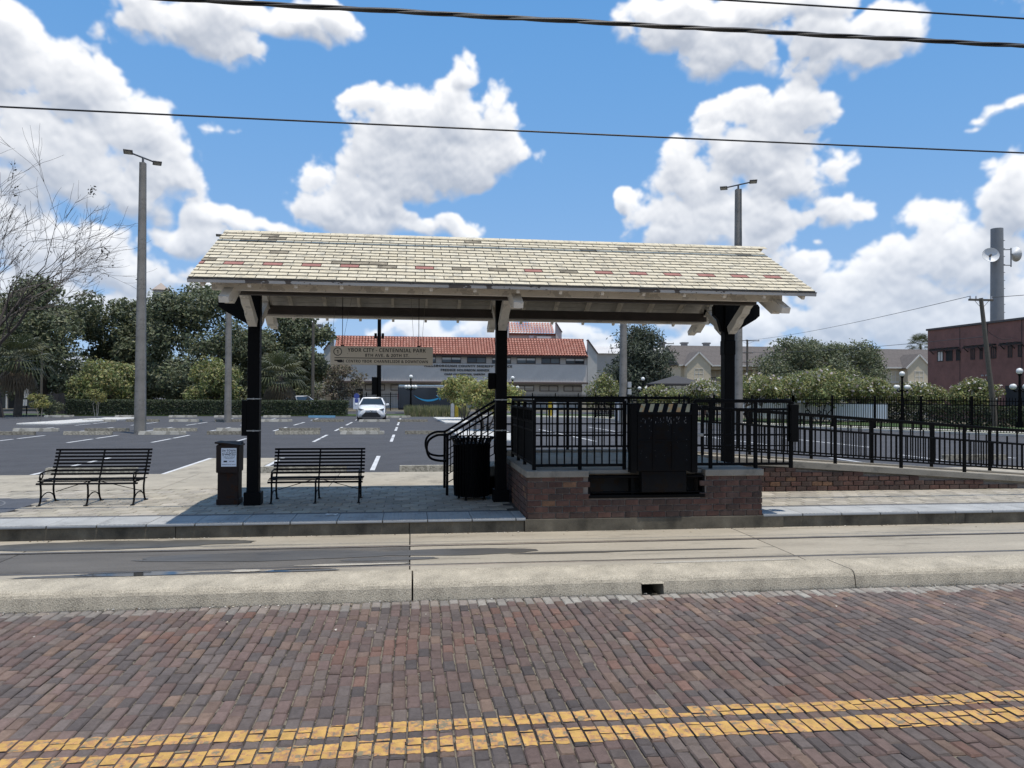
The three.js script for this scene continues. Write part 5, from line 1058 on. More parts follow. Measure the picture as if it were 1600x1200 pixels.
{ // tall pale grasses right of the van
  const r = RNG(170), pos = [], col = [];
  for (let i = 0; i < 2600; i++) { const x = mix(-0.4, 4.2, r()), z = mix(-59.2, -57.6, r()), h = 0.45 + 0.5 * r(), lx = (r() - 0.5) * 0.5, lz = (r() - 0.5) * 0.4, w = 0.035; pos.push(x - w, LY, z, x + w, LY, z, x + lx, LY + h, z + lz); const v = 0.7 + 0.6 * r(), c = r() < 0.5 ? [0.26, 0.25, 0.11] : r() < 0.6 ? [0.15, 0.17, 0.06] : [0.34, 0.3, 0.16]; for (let k = 0; k < 3; k++) col.push(c[0] * v, c[1] * v, c[2] * v); }
  const g = new THREE.BufferGeometry(); g.setAttribute('position', new THREE.Float32BufferAttribute(pos, 3)); g.setAttribute('color', new THREE.Float32BufferAttribute(col, 3)); g.computeVertexNormals();
  stuff(tag(put('ornamental_grass', g, LEAF), 'bed of pale ornamental grass in front of the dark van', 'grass'));
}
{ // far trees closing the horizon between the buildings
  const r = RNG(171), b = []; for (let i = 0; i < 150; i++) { const x = mix(-190, 240, r()); b.push({ x, y: 1.5 + 2 * r(), z: -185 - 25 * r(), rx: 5 + 4 * r(), ry: 2.4 + 1.8 * r(), rz: 3 }); }
  stuff(tag(put('far_trees', leaves(b, 26000, 1.1, OAK, r, { floor: 0.3 }), LEAF), 'low band of far trees along the horizon', 'trees'));
}

// ---------------------------------------------------------------- lamp poles of the car park
function lampPole(label, [x, y, z], h, w0, w1, arm, boxes) {
  const t = thing('lamp_pole', label, 'lamp pole', [x, y, z], 0), cm = mat([0.32, 0.30, 0.275], { map: T.concrete, m: 1.7, rough: 0.9 }), gm = mat([0.13, 0.13, 0.135], { rough: 0.45, metal: 0.3 });
  const g = new THREE.CylinderGeometry(w1 * 0.7071, w0 * 0.7071, h, 4, 1).rotateY(Math.PI / 4).translate(0, h / 2, 0);
  put('pole', boxUV(g.toNonIndexed()), cm, t);
  const c = V(0, h + 0.22, 0), a = arm.clone().normalize();
  put('bracket', merge([rod(V(0, h - 0.02, 0), c, 0.05, 0.045), rod(c.clone().addScaledVector(a, -0.6), c.clone().addScaledVector(a, 0.6), 0.035)]), gm, t);
  for (const s of [-1, 1]) {
    const hd = put('lamp_head', boxUV(new RoundedBoxGeometry(0.36, 0.06, 0.6, 2, 0.028)), gm, t); hd.position.copy(c).addScaledVector(a, s * 0.82); hd.lookAt(hd.position.clone().addScaledVector(a, s).add(V(0, 0.3, 0)));
    put('lens', boxUV(box(-0.13, -0.038, -0.23, 0.13, -0.029, 0.23)), mat([0.5, 0.47, 0.4], { rough: 0.3 }), hd);
    put('sensor', new THREE.CylinderGeometry(0.035, 0.035, 0.09, 8).translate(0, 0.07, -0.2), gm, hd);
  }
  if (boxes) for (const [bx, by, bh] of boxes) put('pole_box', boxUV(box(bx, by, w0 * 0.4, bx + 0.2, by + bh, w0 * 0.4 + 0.2, 0.01)), mat([0.45, 0.45, 0.44], { rough: 0.6 }), t);
}
lampPole('tall concrete lamp pole with two lamp heads, left of the shelter', [-11.35, LY, -34.3], 11.5, 0.38, 0.22, V(-0.42, 0, 0.91));
lampPole('concrete lamp pole with its top behind the shelter roof, left of the left post', [-10.62, LY, -46.8], 10.6, 0.34, 0.24, V(-0.5, 0, 0.86));
lampPole('concrete lamp pole with two grey boxes behind the lift gate', [12.4, LY, -44], 10, 0.40, 0.26, V(-0.3, 0, 0.9), [[0.2, 2.15, 0.33], [0.2, 1.75, 0.3]]);
lampPole('grey lamp pole with two lamp heads rising behind the right end of the shelter roof', [15.95, LY, -36], 11.9, 0.36, 0.25, V(0.55, 0, 0.8));
// ---------------------------------------------------------------- globe lamps
{
  const t = thing('globe_lamp', 'black post lamp with white globes above the van roof', 'street lamp', [0.0, LY, -64.5], 0), gl = mat([0.72, 0.72, 0.70], { rough: 0.25 });
  put('post', merge([new THREE.CylinderGeometry(0.06, 0.1, 2.35, 10).translate(0, 1.17, 0), new THREE.CylinderGeometry(0.16, 0.2, 0.4, 10).translate(0, 0.2, 0), new THREE.CylinderGeometry(0.05, 0.07, 0.75, 10).translate(0, 2.6, 0)]), M.black, t);
  put('globe', new THREE.SphereGeometry(0.17, 18, 12).translate(0, 3.1, 0), gl, t); put('cup', new THREE.CylinderGeometry(0.11, 0.06, 0.12, 10).translate(0, 2.9, 0), M.black, t);
  for (let k = 0; k < 4; k++) { const a = k * Math.PI / 2 + 0.35, c = V(Math.cos(a) * 0.42, 2.27, Math.sin(a) * 0.42); put('arm', tube([V(0, 2.2, 0), V(Math.cos(a) * 0.25, 2.0, Math.sin(a) * 0.25), V(c.x, 2.12, c.z)], 0.03, 10, 5), M.black, t); put('globe', new THREE.SphereGeometry(0.155, 16, 10).translate(c.x, c.y, c.z), gl, t); }
  copyOf(t, [8.75, LY, -66], 0.3, 'black post lamp with white globes right of the middle shelter post');
  copyOf(t, [20.4, LY, -66], 0.8, 'black post lamp with white globes behind the lift gate');
  copyOf(t, [30.3, LY, -44.2], 0.4, 'black post lamp with white globes between the crape myrtles behind the iron fence');
  copyOf(t, [32.3, LY, -37.2], 0.5, 'black post lamp with white globes at the right edge before the brick building');
}
// ---------------------------------------------------------------- posts, utility poles, signs
const WOODP = mat([0.16, 0.14, 0.115], { map: T.wood, m: 0.5, rough: 1 });
function utility(label, a, top, r0, arms, group) {
  const t = thing('utility_pole', label, 'utility pole', [a.x, a.y, a.z]), b = V(top.x - a.x, top.y - a.y, top.z - a.z);
  put('pole', boxUV(rod(V(0, -0.1, 0), b, r0, r0 * 0.72, 10)), WOODP, t);
  for (const [h, x0, x1] of arms) { const p = b.clone().multiplyScalar(h); put('crossarm', boxUV(box(p.x + x0, p.y - 0.05, -0.06, p.x + x1, p.y + 0.06, 0.06, 0.01)), WOODP, t); for (const x of [x0 + 0.08, (x0 + x1) / 2 - 0.3, x1 - 0.08]) put('insulator', new THREE.CylinderGeometry(0.035, 0.05, 0.16, 7).translate(p.x + x, p.y + 0.14, 0), mat([0.4, 0.4, 0.42], { rough: 0.3 }), t); put('strut', merge([rod(V(p.x, p.y - 0.5, 0.06), V(p.x + x0 * 0.6, p.y - 0.04, 0.06), 0.015, 0.015, 4), rod(V(p.x, p.y - 0.5, 0.06), V(p.x + x1 * 0.6, p.y - 0.04, 0.06), 0.015, 0.015, 4)]), WOODP, t); }
  return t;
}
utility('leaning wooden utility pole with crossarm in front of the brick building', V(32.55, LY, -39.2), V(31.65, 7.55, -39.2), 0.15, [[0.985, -0.75, 0.72]]);
utility('short pale wooden pole leaning close to the utility pole by the brick building', V(33.5, LY, -40.2), V(32.75, 5.3, -40.2), 0.12, []);
utility('wooden utility pole with crossarms behind the right shelter post', V(50.2, LY, -110), V(50.2, 10.3, -110), 0.2, [[0.985, -1.7, 1.9], [0.80, -0.8, 0.9], [0.66, -0.8, 0.9]]);
utility('thin pole with a street light arm left of the cream apartment house', V(33.7, LY, -100), V(33.7, 9.5, -100), 0.13, [[0.93, 0.0, 1.5]]);
{ const t = utility('wooden pole with a floodlight beside the broad oak, left of the red tiled roof', V(-8.65, LY, -70), V(-8.65, 8.3, -70), 0.16, []); put('floodlight', merge([rod(V(0, 7.7, 0), V(0.5, 7.75, 0), 0.03), cbox(0.58, 7.7, 0.05, 0.36, 0.28, 0.2, 0.02)]), mat([0.12, 0.12, 0.12], { rough: 0.6 }), t); }
utility('thin dark pole beside the grey house behind the palm', V(-27.6, LY, -62), V(-27.6, 5.2, -62), 0.1, []);
{ const t = thing('camera_pole', 'black pole with camera fixtures and a control box behind the hanging sign', 'pole', [-2.5, LY, -61.5]); put('pole', new THREE.CylinderGeometry(0.13, 0.19, 9.2, 12).translate(0, 4.6, 0), M.black, t); put('control_box', box(-0.55, 1.6, -0.15, -0.16, 3.0, 0.2, 0.02), M.blackmatt, t); for (const s of [-1, 1]) put('camera', merge([cbox(s * 0.28, 6.25, 0.1, 0.2, 0.42, 0.2, 0.03), cbox(s * 0.12, 6.1, 0.05, 0.2, 0.06, 0.06)]), M.black, t); }
{ const t = thing('parking_sign', 'disabled parking sign post with blue disc left of the white car', 'sign', [-3.95, LY, -57.5]), blue = mat([0.06, 0.09, 0.32], { rough: 0.5 }), wh = mat([0.66, 0.68, 0.72], { rough: 0.5 });
  put('post', box(-0.025, 0, -0.025, 0.025, 1.75, 0.025), mat([0.3, 0.3, 0.3], { metal: 0.5, rough: 0.5 }), t); put('plate', box(-0.24, 0.55, 0.03, 0.24, 1.38, 0.045, 0.004), wh, t); put('disc', new THREE.CylinderGeometry(0.2, 0.2, 0.02, 24).rotateX(Math.PI / 2).translate(0, 1.52, 0.04), blue, t); put('blue_panel', box(-0.13, 1.05, 0.046, 0.13, 1.3, 0.051), blue, t); }
{ const t = thing('notice_post', 'small white notice on a thin dark post beside the palm at the left', 'sign', [-27.6, LY, -59.8]); put('post', box(-0.03, 0, -0.03, 0.03, 1.9, 0.03), M.black, t); put('plate', merge([box(-0.16, 1.25, 0.035, 0.16, 1.95, 0.05), box(-0.3, 0.7, 0.035, 0.05, 1.15, 0.05)]), mat([0.6, 0.6, 0.58], { rough: 0.6 }), t); }
for (const [x, z, c, l] of [[3.05, -56.8, [0.62, 0.62, 0.6], 'white square post at the end of the grass bed'], [3.35, -56.9, [0.55, 0.4, 0.03], 'yellow bollard beside the white post at the grass bed'], [10.4, -57, [0.55, 0.4, 0.03], 'yellow bollard seen through the platform railing'], [10.75, -57, [0.6, 0.62, 0.66], 'white post beside the yellow bollard behind the platform railing']]) { const b = put('bollard', boxUV(box(-0.13, 0, -0.13, 0.13, 1.25, 0.13, 0.03)), mat(c, { map: T.grain, m: 1, rough: 0.6 })); b.position.set(x, LY, z); tag(b, l, 'bollard'); }
{ const t = thing('utility_cabinet', 'white utility cabinet behind the left edge of the lift gate', 'cabinet', [13.6, LY, -48.5]); put('body', box(-0.42, 0, -0.3, 0.42, 1.45, 0.3, 0.03), mat([0.6, 0.62, 0.65], { map: T.wall, m: 1, rough: 0.5 }), t); put('lid', box(-0.46, 1.45, -0.34, 0.46, 1.55, 0.34, 0.02), mat([0.6, 0.62, 0.65], { rough: 0.5 }), t); }
{ const t = thing('pylon_sign', 'far red and white pylon sign rising behind the grey lamp pole', 'sign', [35.3, LY, -120]); put('mast', new THREE.CylinderGeometry(0.2, 0.25, 9.5, 8).translate(0, 4.7, 0), mat([0.3, 0.3, 0.3]), t); put('red_panel', box(-0.5, 9.3, -0.5, 0.5, 11.3, 0.5, 0.05), mat([0.5, 0.08, 0.06], { rough: 0.5 }), t); for (const y of [9.7, 10.3, 10.9]) put('white_band', box(-0.52, y, -0.52, 0.52, y + 0.22, 0.52, 0.02), mat([0.6, 0.6, 0.6]), t); }
{ const t = thing('chimney_tower', 'far pale round tower with a conical cap between the left lamp pole and the oak', 'tower', [-57, LY, -185]); put('shaft', boxUV(new THREE.CylinderGeometry(1.6, 1.6, 25, 14).translate(0, 12.5, 0)), mat([0.42, 0.42, 0.44], { map: T.wall, m: 4 }), t); put('cap', new THREE.ConeGeometry(2.1, 1.8, 14).translate(0, 25.8, 0), mat([0.36, 0.3, 0.26]), t); }
{ const t = thing('telecom_mast', 'thick grey telecom mast with dish antennas above the brick building', 'mast', [116.6, LY, -140]), gm = mat([0.25, 0.26, 0.275], { map: T.wall, m: 5, rough: 0.6 }), wm = mat([0.62, 0.63, 0.64], { rough: 0.5 });
  put('shaft', boxUV(new THREE.CylinderGeometry(1.12, 1.3, 35.3, 20).translate(0, 17.65, 0)), gm, t);
  const rungs = []; for (let y = 4; y < 34; y += 1.6) rungs.push(cbox(0.95, y, 0.7, 0.3, 0.1, 0.3)); put('step_pegs', merge(rungs), gm, t);
  const dish = put('dish', new THREE.LatheGeometry([[0.02, 0], [0.6, 0.1], [1.1, 0.32], [1.5, 0.62], [1.56, 0.62], [1.1, 0.24], [0.02, -0.1]].map(([a, b]) => new THREE.Vector2(a, b)), 28), wm, t); dish.position.set(-2.05, 29.6, 0.6); dish.rotation.set(1.25, 0, 0.35); put('feed', rod(V(0, 0.05, 0), V(0, 0.75, 0), 0.22, 0.16), mat([0.1, 0.1, 0.1]), dish);
  const an = put('cone_antenna', new THREE.LatheGeometry([[0.02, -1.0], [1.5, 0], [0.02, 0.9]].map(([a, b]) => new THREE.Vector2(a, b)), 24), wm, t); an.position.set(3.9, 30.2, 0.4); an.rotation.set(0.0, 0, -1.45);
  put('bracket', merge([rod(V(1, 31, 0.6), V(2.7, 31.1, 0.6), 0.1), rod(V(1, 27.9, 0.6), V(2.7, 27.9, 0.6), 0.1), rod(V(2.6, 27.6, 0.6), V(2.6, 31.4, 0.6), 0.13), rod(V(2.6, 30.2, 0.5), V(3.4, 30.2, 0.4), 0.14), rod(V(-2, 29.7, 0.5), V(-0.9, 30, 0.7), 0.14)]), gm, t); }
{ const wm = mat([0.03, 0.03, 0.033], { rough: 0.6 }); const W = (l, a, b) => { const p = []; for (let i = 0; i <= 10; i++) { const c = a.clone().lerp(b, i / 10); c.y -= 1.0 * 4 * (i / 10) * (1 - i / 10) * 0.35; p.push(c); } tag(put('service_wire', tube(p, 0.016, 20, 4), wm), l, 'wire', 'wires from the leaning utility pole'); };
  W('thin service wire running left from the leaning utility pole, upper', V(31.0, 7.65, -39.2), V(50.2, 10.2, -109.9)); W('thin service wire running left from the leaning utility pole, lower', V(31.9, 5.4, -39.2), V(48.6, 8.4, -109.9)); W('thin service wire running right from the leaning utility pole', V(32.3, 7.6, -39.2), V(52, 9.4, -22)); W('thin service wire crossing the front of the brick building', V(31.75, 6.0, -39.2), V(39.4, 5.9, -46)); }
// ---------------------------------------------------------------- buildings
const font = await new FontLoader().loadAsync('fonts/droid/droid_sans_bold.typeface.json');
function letters(s, size, depth, width) { const g = new TextGeometry(s, { font, size, depth, curveSegments: 3, bevelEnabled: false }); g.computeBoundingBox(); const b = g.boundingBox, w = b.max.x - b.min.x; g.translate(-(b.min.x + w / 2), 0, 0); if (width) g.scale(width / w, 1, 1); return clean(g); }
const PANE = [mat([0.035, 0.04, 0.045], { rough: 0.08, physical: true }), mat([0.10, 0.11, 0.115], { rough: 0.12, physical: true })];
// a window in a wall that faces +z: frame, panes and sill, a part with sub-parts
function windowIn(t, x0, x1, y0, y1, z, fm, cols = 2, rows = 1, o = {}) {
  const f = 0.07, list = [box(x0, y0, z - 0.12, x1, y0 + f, z + 0.03), box(x0, y1 - f, z - 0.12, x1, y1, z + 0.03), box(x0, y0 + f, z - 0.12, x0 + f, y1 - f, z + 0.03), box(x1 - f, y0 + f, z - 0.12, x1, y1 - f, z + 0.03)];
  for (let i = 1; i < cols; i++) { const x = mix(x0, x1, i / cols); list.push(box(x - f * 0.5, y0 + f, z - 0.11, x + f * 0.5, y1 - f, z + 0.02)); }
  for (let j = 1; j < rows; j++) { const y = mix(y0, y1, j / rows); list.push(box(x0 + f, y - f * 0.4, z - 0.11, x1 - f, y + f * 0.4, z + 0.015)); }
  const w = put('window', boxUV(merge(list)), fm, t);
  for (let i = 0; i < cols; i++) put('pane', box(mix(x0 + f, x1 - f, i / cols) + 0.01, y0 + f, z - 0.09, mix(x0 + f, x1 - f, (i + 1) / cols) - 0.01, y1 - f, z - 0.06), o.pane ?? PANE[(i + Math.round(x0 * 3)) & 1], w);
  if (o.sill) put('sill', box(x0 - 0.08, y0 - 0.1, z - 0.05, x1 + 0.08, y0, z + 0.09, 0.01), fm, w);
  if (o.blind) put('blind', box(x0 + f, mix(y0, y1, 0.55), z - 0.055, x1 - f, y1 - f, z - 0.045), mat([0.62, 0.64, 0.66], { rough: 0.9 }), w);
  return w;
}
{ // the long two-storey building with the red tile roof
  const t = thing('office_building', 'long grey two-storey building with red barrel tile roof and black lettering', 'building');
  const grey = mat([0.72, 0.68, 0.64], { map: T.wall, m: 3, rough: 0.9 }), taupe = mat([0.48, 0.44, 0.40], { map: T.wall, m: 3, rough: 0.9 }), low = mat([0.58, 0.56, 0.53], { map: T.wall, m: 3, rough: 0.9 }), pale = mat([0.60, 0.585, 0.55], { map: T.wall, m: 2.2, rough: 0.95 }), trim = mat([0.06, 0.04, 0.035], { rough: 0.7 });
  const X0 = -8.75, X1 = 20.95, ZF = -90;
  put('wall', boxUV(merge([box(X0, 3.42, -103, X1, 5.5, ZF)])), grey, t);
  put('window_band', boxUV(box(X0, 5.5, -103, X1, 6.5, ZF - 0.14)), taupe, t);
  const piers = []; for (let k = -1; k < 11; k++) { const x = 18.3 - 2.95 * k; piers.push(box(Math.max(X0, x - 0.67), 5.52, ZF - 0.13, Math.min(x, X1), 6.48, ZF - 0.02)); } put('band_piers', boxUV(merge(piers.filter((g) => g.parameters?.width !== 0))), taupe, t);
  put('lower_wall', boxUV(box(X0 + 0.2, LY - 0.1, -102, X1 - 0.4, 3.2, ZF - 1.2)), low, t);
  put('ledge', boxUV(box(X0 - 0.1, 3.2, ZF - 1.3, X1 + 0.1, 3.415, ZF + 0.12, 0.02)), mat([0.115, 0.085, 0.075], { rough: 0.8 }), t);
  put('fascia', box(X0, 6.32, ZF - 0.02, X1, 6.52, ZF + 0.32, 0.01), trim, t);
  for (const [s, x0] of [[1, X1 + 0.005], [-1, X0 - 0.005]]) { const P = [[0, 2.35], [1.15, 2.35], [1.15, 6.85], [0.0, 8.45]].map(([a, y]) => [x0 + s * a, y]); put('end_wall', boxUV(prism(s > 0 ? P : P.reverse(), 0.5).translate(0, 0, -90.4)), pale, t); put('end_coping', bar(V(x0 - s * 0.02, 8.52, -90.1), V(x0 + s * 1.2, 6.88, -90.1), 0.75, 0.12), trim, t); }
  put('end_wing', boxUV(box(X0 - 2.6, LY - 0.1, -101, X0 - 1.2, 6.6, -91.5)), pale, t);
  // barrel tiles in courses
  const red = [[0.55, 0.235, 0.175], [0.58, 0.26, 0.195], [0.52, 0.215, 0.155], [0.61, 0.295, 0.225]].map((c) => mat(c, { map: T.grain, m: 0.8, rough: 0.85 }));
  const tiles = (x0, x1, ya, za, yb, zb, rows, w) => {
    const r = RNG(201), sets = [[], [], [], []], dy = (yb - ya) / rows, dz = (zb - za) / rows, tilt = Math.atan2(dy, -dz);
    const L = Math.hypot(dy, dz) * 1.12, base = new THREE.CylinderGeometry(w * 0.5, w * 0.4, L, 5, 1, true, Math.PI / 2, Math.PI).rotateX(-Math.PI / 2).rotateZ(Math.PI);
    const proto = clean(new THREE.CylinderGeometry(w * 0.40, w * 0.5, L, 5, 1, true, -Math.PI / 2, Math.PI).rotateX(Math.PI / 2).rotateX(Math.PI).rotateX(0));
    // half pipe along z, open side down
    const p = proto.attributes.position; let top = 0; for (let i = 0; i < p.count; i++) top += p.getY(i); if (top < 0) proto.rotateZ(Math.PI);
    for (let j = 0; j < rows; j++) for (let x = x0 + w / 2; x < x1; x += w) { const g = proto.clone().rotateX(tilt - 0.09).translate(x + (r() - 0.5) * 0.02, ya + dy * (j + 0.5) + 0.02 * j * 0 + 0.03, za + dz * (j + 0.5)); sets[Math.floor(r() * 4)].push(g); }
    return sets.map((s) => merge(s));
  };
  const rf = put('roof', boxUV(merge([prism([[-(ZF + 0.3), 6.5], [-(ZF - 2.2), 8.55], [-(ZF - 2.4), 8.55], [-(ZF - 2.4), 6.4]].map(([a, b]) => [a, b]), X1 - X0).rotateY(Math.PI / 2).translate(X0, 0, 0), box(X0, 8.1, -103, X1, 8.3, ZF - 2.3)])), mat([0.2, 0.06, 0.04], { rough: 0.9, side: THREE.DoubleSide }), t);
  tiles(X0, X1, 6.5, ZF + 0.32, 8.6, ZF - 2.2, 8, 0.34).forEach((g, k) => stuff(put('barrel_tiles', g, red[k], rf)));
  stuff(put('ridge_tiles', merge(Array.from({ length: 66 }, (_, i) => new THREE.CylinderGeometry(0.16, 0.19, 0.44, 6).rotateZ(Math.PI / 2).translate(X0 + 0.23 + i * 0.45, 8.62, ZF - 2.25))), mat([0.16, 0.06, 0.045], { rough: 0.9 }), rf));
  // rear block with its own small roof
  put('upper_block', boxUV(box(12.0, 8.2, -101, 18.2, 9.5, -95.3)), low, t);
  const r2 = put('upper_roof', boxUV(box(12.0, 9.4, -101, 18.2, 9.6, -95.0)), mat([0.2, 0.06, 0.04], { rough: 0.9 }), t);
  tiles(12.1, 18.0, 9.5, -94.9, 10.95, -96.6, 5, 0.36).forEach((g, k) => stuff(put('barrel_tiles', g, red[k], r2)));
  for (const [s, x0] of [[1, 18.02], [-1, 12.08]]) { const P = [[0, 8.4], [0.75, 8.4], [0.75, 9.7], [0, 10.9]].map(([a, y]) => [x0 + s * a, y]); put('end_wall', boxUV(prism(s > 0 ? P : P.reverse(), 0.5).translate(0, 0, -95.4)), pale, t); put('end_coping', bar(V(x0, 10.98, -95.1), V(x0 + s * 0.8, 9.75, -95.1), 0.7, 0.1), trim, t); }
  put('roof_unit', merge([box(14.6, 8.7, -95.25, 15.2, 9.3, -95.0), box(15.6, 8.95, -95.25, 17.4, 9.2, -94.8)]), mat([0.55, 0.55, 0.55]), t);
  for (let k = 0; k < 10; k++) {
    const x = 18.3 - 2.95 * k; windowIn(t, x, Math.min(x + 2.28, X1), 5.6, 6.3, ZF - 0.05, trim, 2, 1, { blind: (k * 7) % 3 !== 1 });
    if (k !== 9) windowIn(t, x, x + 2.28, 2.32, 3.0, ZF - 1.15, trim, 2, 1, { blind: k % 4 === 2 });
  }
  put('door', box(-6.35, LY, ZF - 1.22, -5.55, 2.5, ZF - 1.15, 0.01), mat([0.02, 0.02, 0.022]), t);
  const blk = mat([0.02, 0.019, 0.018], { rough: 0.7 });
  put('lettering', letters("HILLSBOROUGH COUNTY SHERIFF'S OFFICE", 0.26, 0.06, 10.3).translate(6.7, 5.1, ZF + 0.01), blk, t);
  put('lettering', letters('FREDDIE SOLOMON ANNEX', 0.26, 0.06, 5.7).translate(6.3, 4.62, ZF + 0.01), blk, t);
  put('lettering', letters('CHAD CHRONISTER, SHERIFF', 0.21, 0.06, 4.75).translate(6.25, 4.16, ZF + 0.01), blk, t);
}
{ // grey wooden house, far left
  const t = thing('wooden_house', 'low grey wooden house with metal roof behind the palm at the left', 'house'), wall = mat([0.22, 0.225, 0.21], { map: T.wall, m: 2, rough: 0.9 }), metal = mat([0.50, 0.52, 0.54], { map: T.wall, m: 5, rough: 0.45, metal: 0.15 }), wh = mat([0.55, 0.55, 0.53], { rough: 0.7 });
  put('wall', boxUV(box(-50, 0.2, -96, -36, 3.0, -86)), wall, t);
  const sid = []; for (let y = 0.4; y < 3; y += 0.22) sid.push(box(-50, y, -86, -36, y + 0.015, -85.97)); put('siding', merge(sid), wall, t);
  const gp = [[-96.6, 3.0], [-85.0, 3.0], [-90.8, 5.9]].map(([z, y]) => [-z, y]); put('roof', boxUV(prism(gp, 15, 0).rotateY(Math.PI / 2).translate(-50.5, 0, 0)), metal, t);
  const seams = []; for (let x = -50.3; x < -35.6; x += 0.5) seams.push(bar(V(x, 3.03, -85.0), V(x, 5.93, -90.8), 0.05, 0.06)); put('roof_seams', merge(seams), metal, t);
  put('porch_roof', boxUV(bar(V(-42.5, 2.75, -83.6), V(-42.5, 3.05, -85.9), 13, 0.08)), metal, t); put('porch_fascia', box(-49, 2.55, -83.6, -36, 2.72, -83.5), wh, t);
  for (const x of [-48.5, -44.5, -40.5, -36.3]) put('porch_post', box(x - 0.07, 0.2, -83.75, x + 0.07, 2.6, -83.6), wh, t);
  windowIn(t, -39.7, -38.6, 1.5, 2.4, -85.95, wh, 1, 2); windowIn(t, -43.4, -42.4, 1.3, 2.5, -85.95, wh, 1, 2); put('door', box(-41.4, 0.25, -86, -40.6, 2.4, -85.93, 0.01), mat([0.05, 0.05, 0.05]), t);
  const t2 = thing('plank_gate', 'dark plank gate at the left end of the hedge', 'gate', [-26.2, LY, -61.8]); for (let i = 0; i < 9; i++) put('plank', boxUV(box(-0.9 + i * 0.2, 0.05, -0.02, -0.72 + i * 0.2, 1.55 + 0.03 * ((i * 7) % 3), 0.02, 0.005), i), mat([0.06, 0.055, 0.06], { map: T.wood, m: 0.7, rough: 0.9 }), t2); put('crossbar', merge([box(-0.92, 0.3, -0.06, 0.92, 0.4, -0.02), box(-0.92, 1.2, -0.06, 0.92, 1.3, -0.02)]), M.blackmatt, t2);
}
{ // peach coloured house between the oaks and the long building
  const t = thing('peach_house', 'peach coloured two-storey house partly hidden by the oak branches', 'house'), wall = mat([0.46, 0.33, 0.215], { map: T.wall, m: 3, rough: 0.95 }), wh = mat([0.55, 0.52, 0.47]);
  put('wall', boxUV(box(-17.5, 0.2, -112, -11.9, 4.4, -101)), wall, t); put('roof', boxUV(prism([[100.2, 4.4], [112.8, 4.4], [106.5, 6.6]], 6.4).rotateY(Math.PI / 2).translate(-17.9, 0, 0)), mat([0.2, 0.13, 0.1], { map: T.grain, m: 1 }), t);
  windowIn(t, -13.6, -12.5, 1.2, 2.6, -100.95, wh, 2, 2); windowIn(t, -16.4, -15.3, 1.2, 2.6, -100.95, wh, 2, 2); put('door', box(-14.9, 0.25, -101, -14.1, 2.3, -100.93), mat([0.06, 0.05, 0.045]), t);
  const t2 = thing('beige_annex', 'grey beige annex with dark door between the peach house and the long building', 'building'); put('wall', boxUV(box(-11.8, 0.2, -110, -7.6, 6.3, -98.5)), mat([0.38, 0.36, 0.33], { map: T.wall, m: 3, rough: 0.95 }), t2); put('parapet', box(-11.95, 6.3, -110, -7.5, 6.5, -98.3), mat([0.3, 0.29, 0.27]), t2); put('door', box(-10.6, 0.25, -98.52, -9.6, 2.9, -98.42), mat([0.08, 0.06, 0.05]), t2); windowIn(t2, -9.2, -8.2, 3.6, 5.0, -98.45, wh, 2, 2);
}
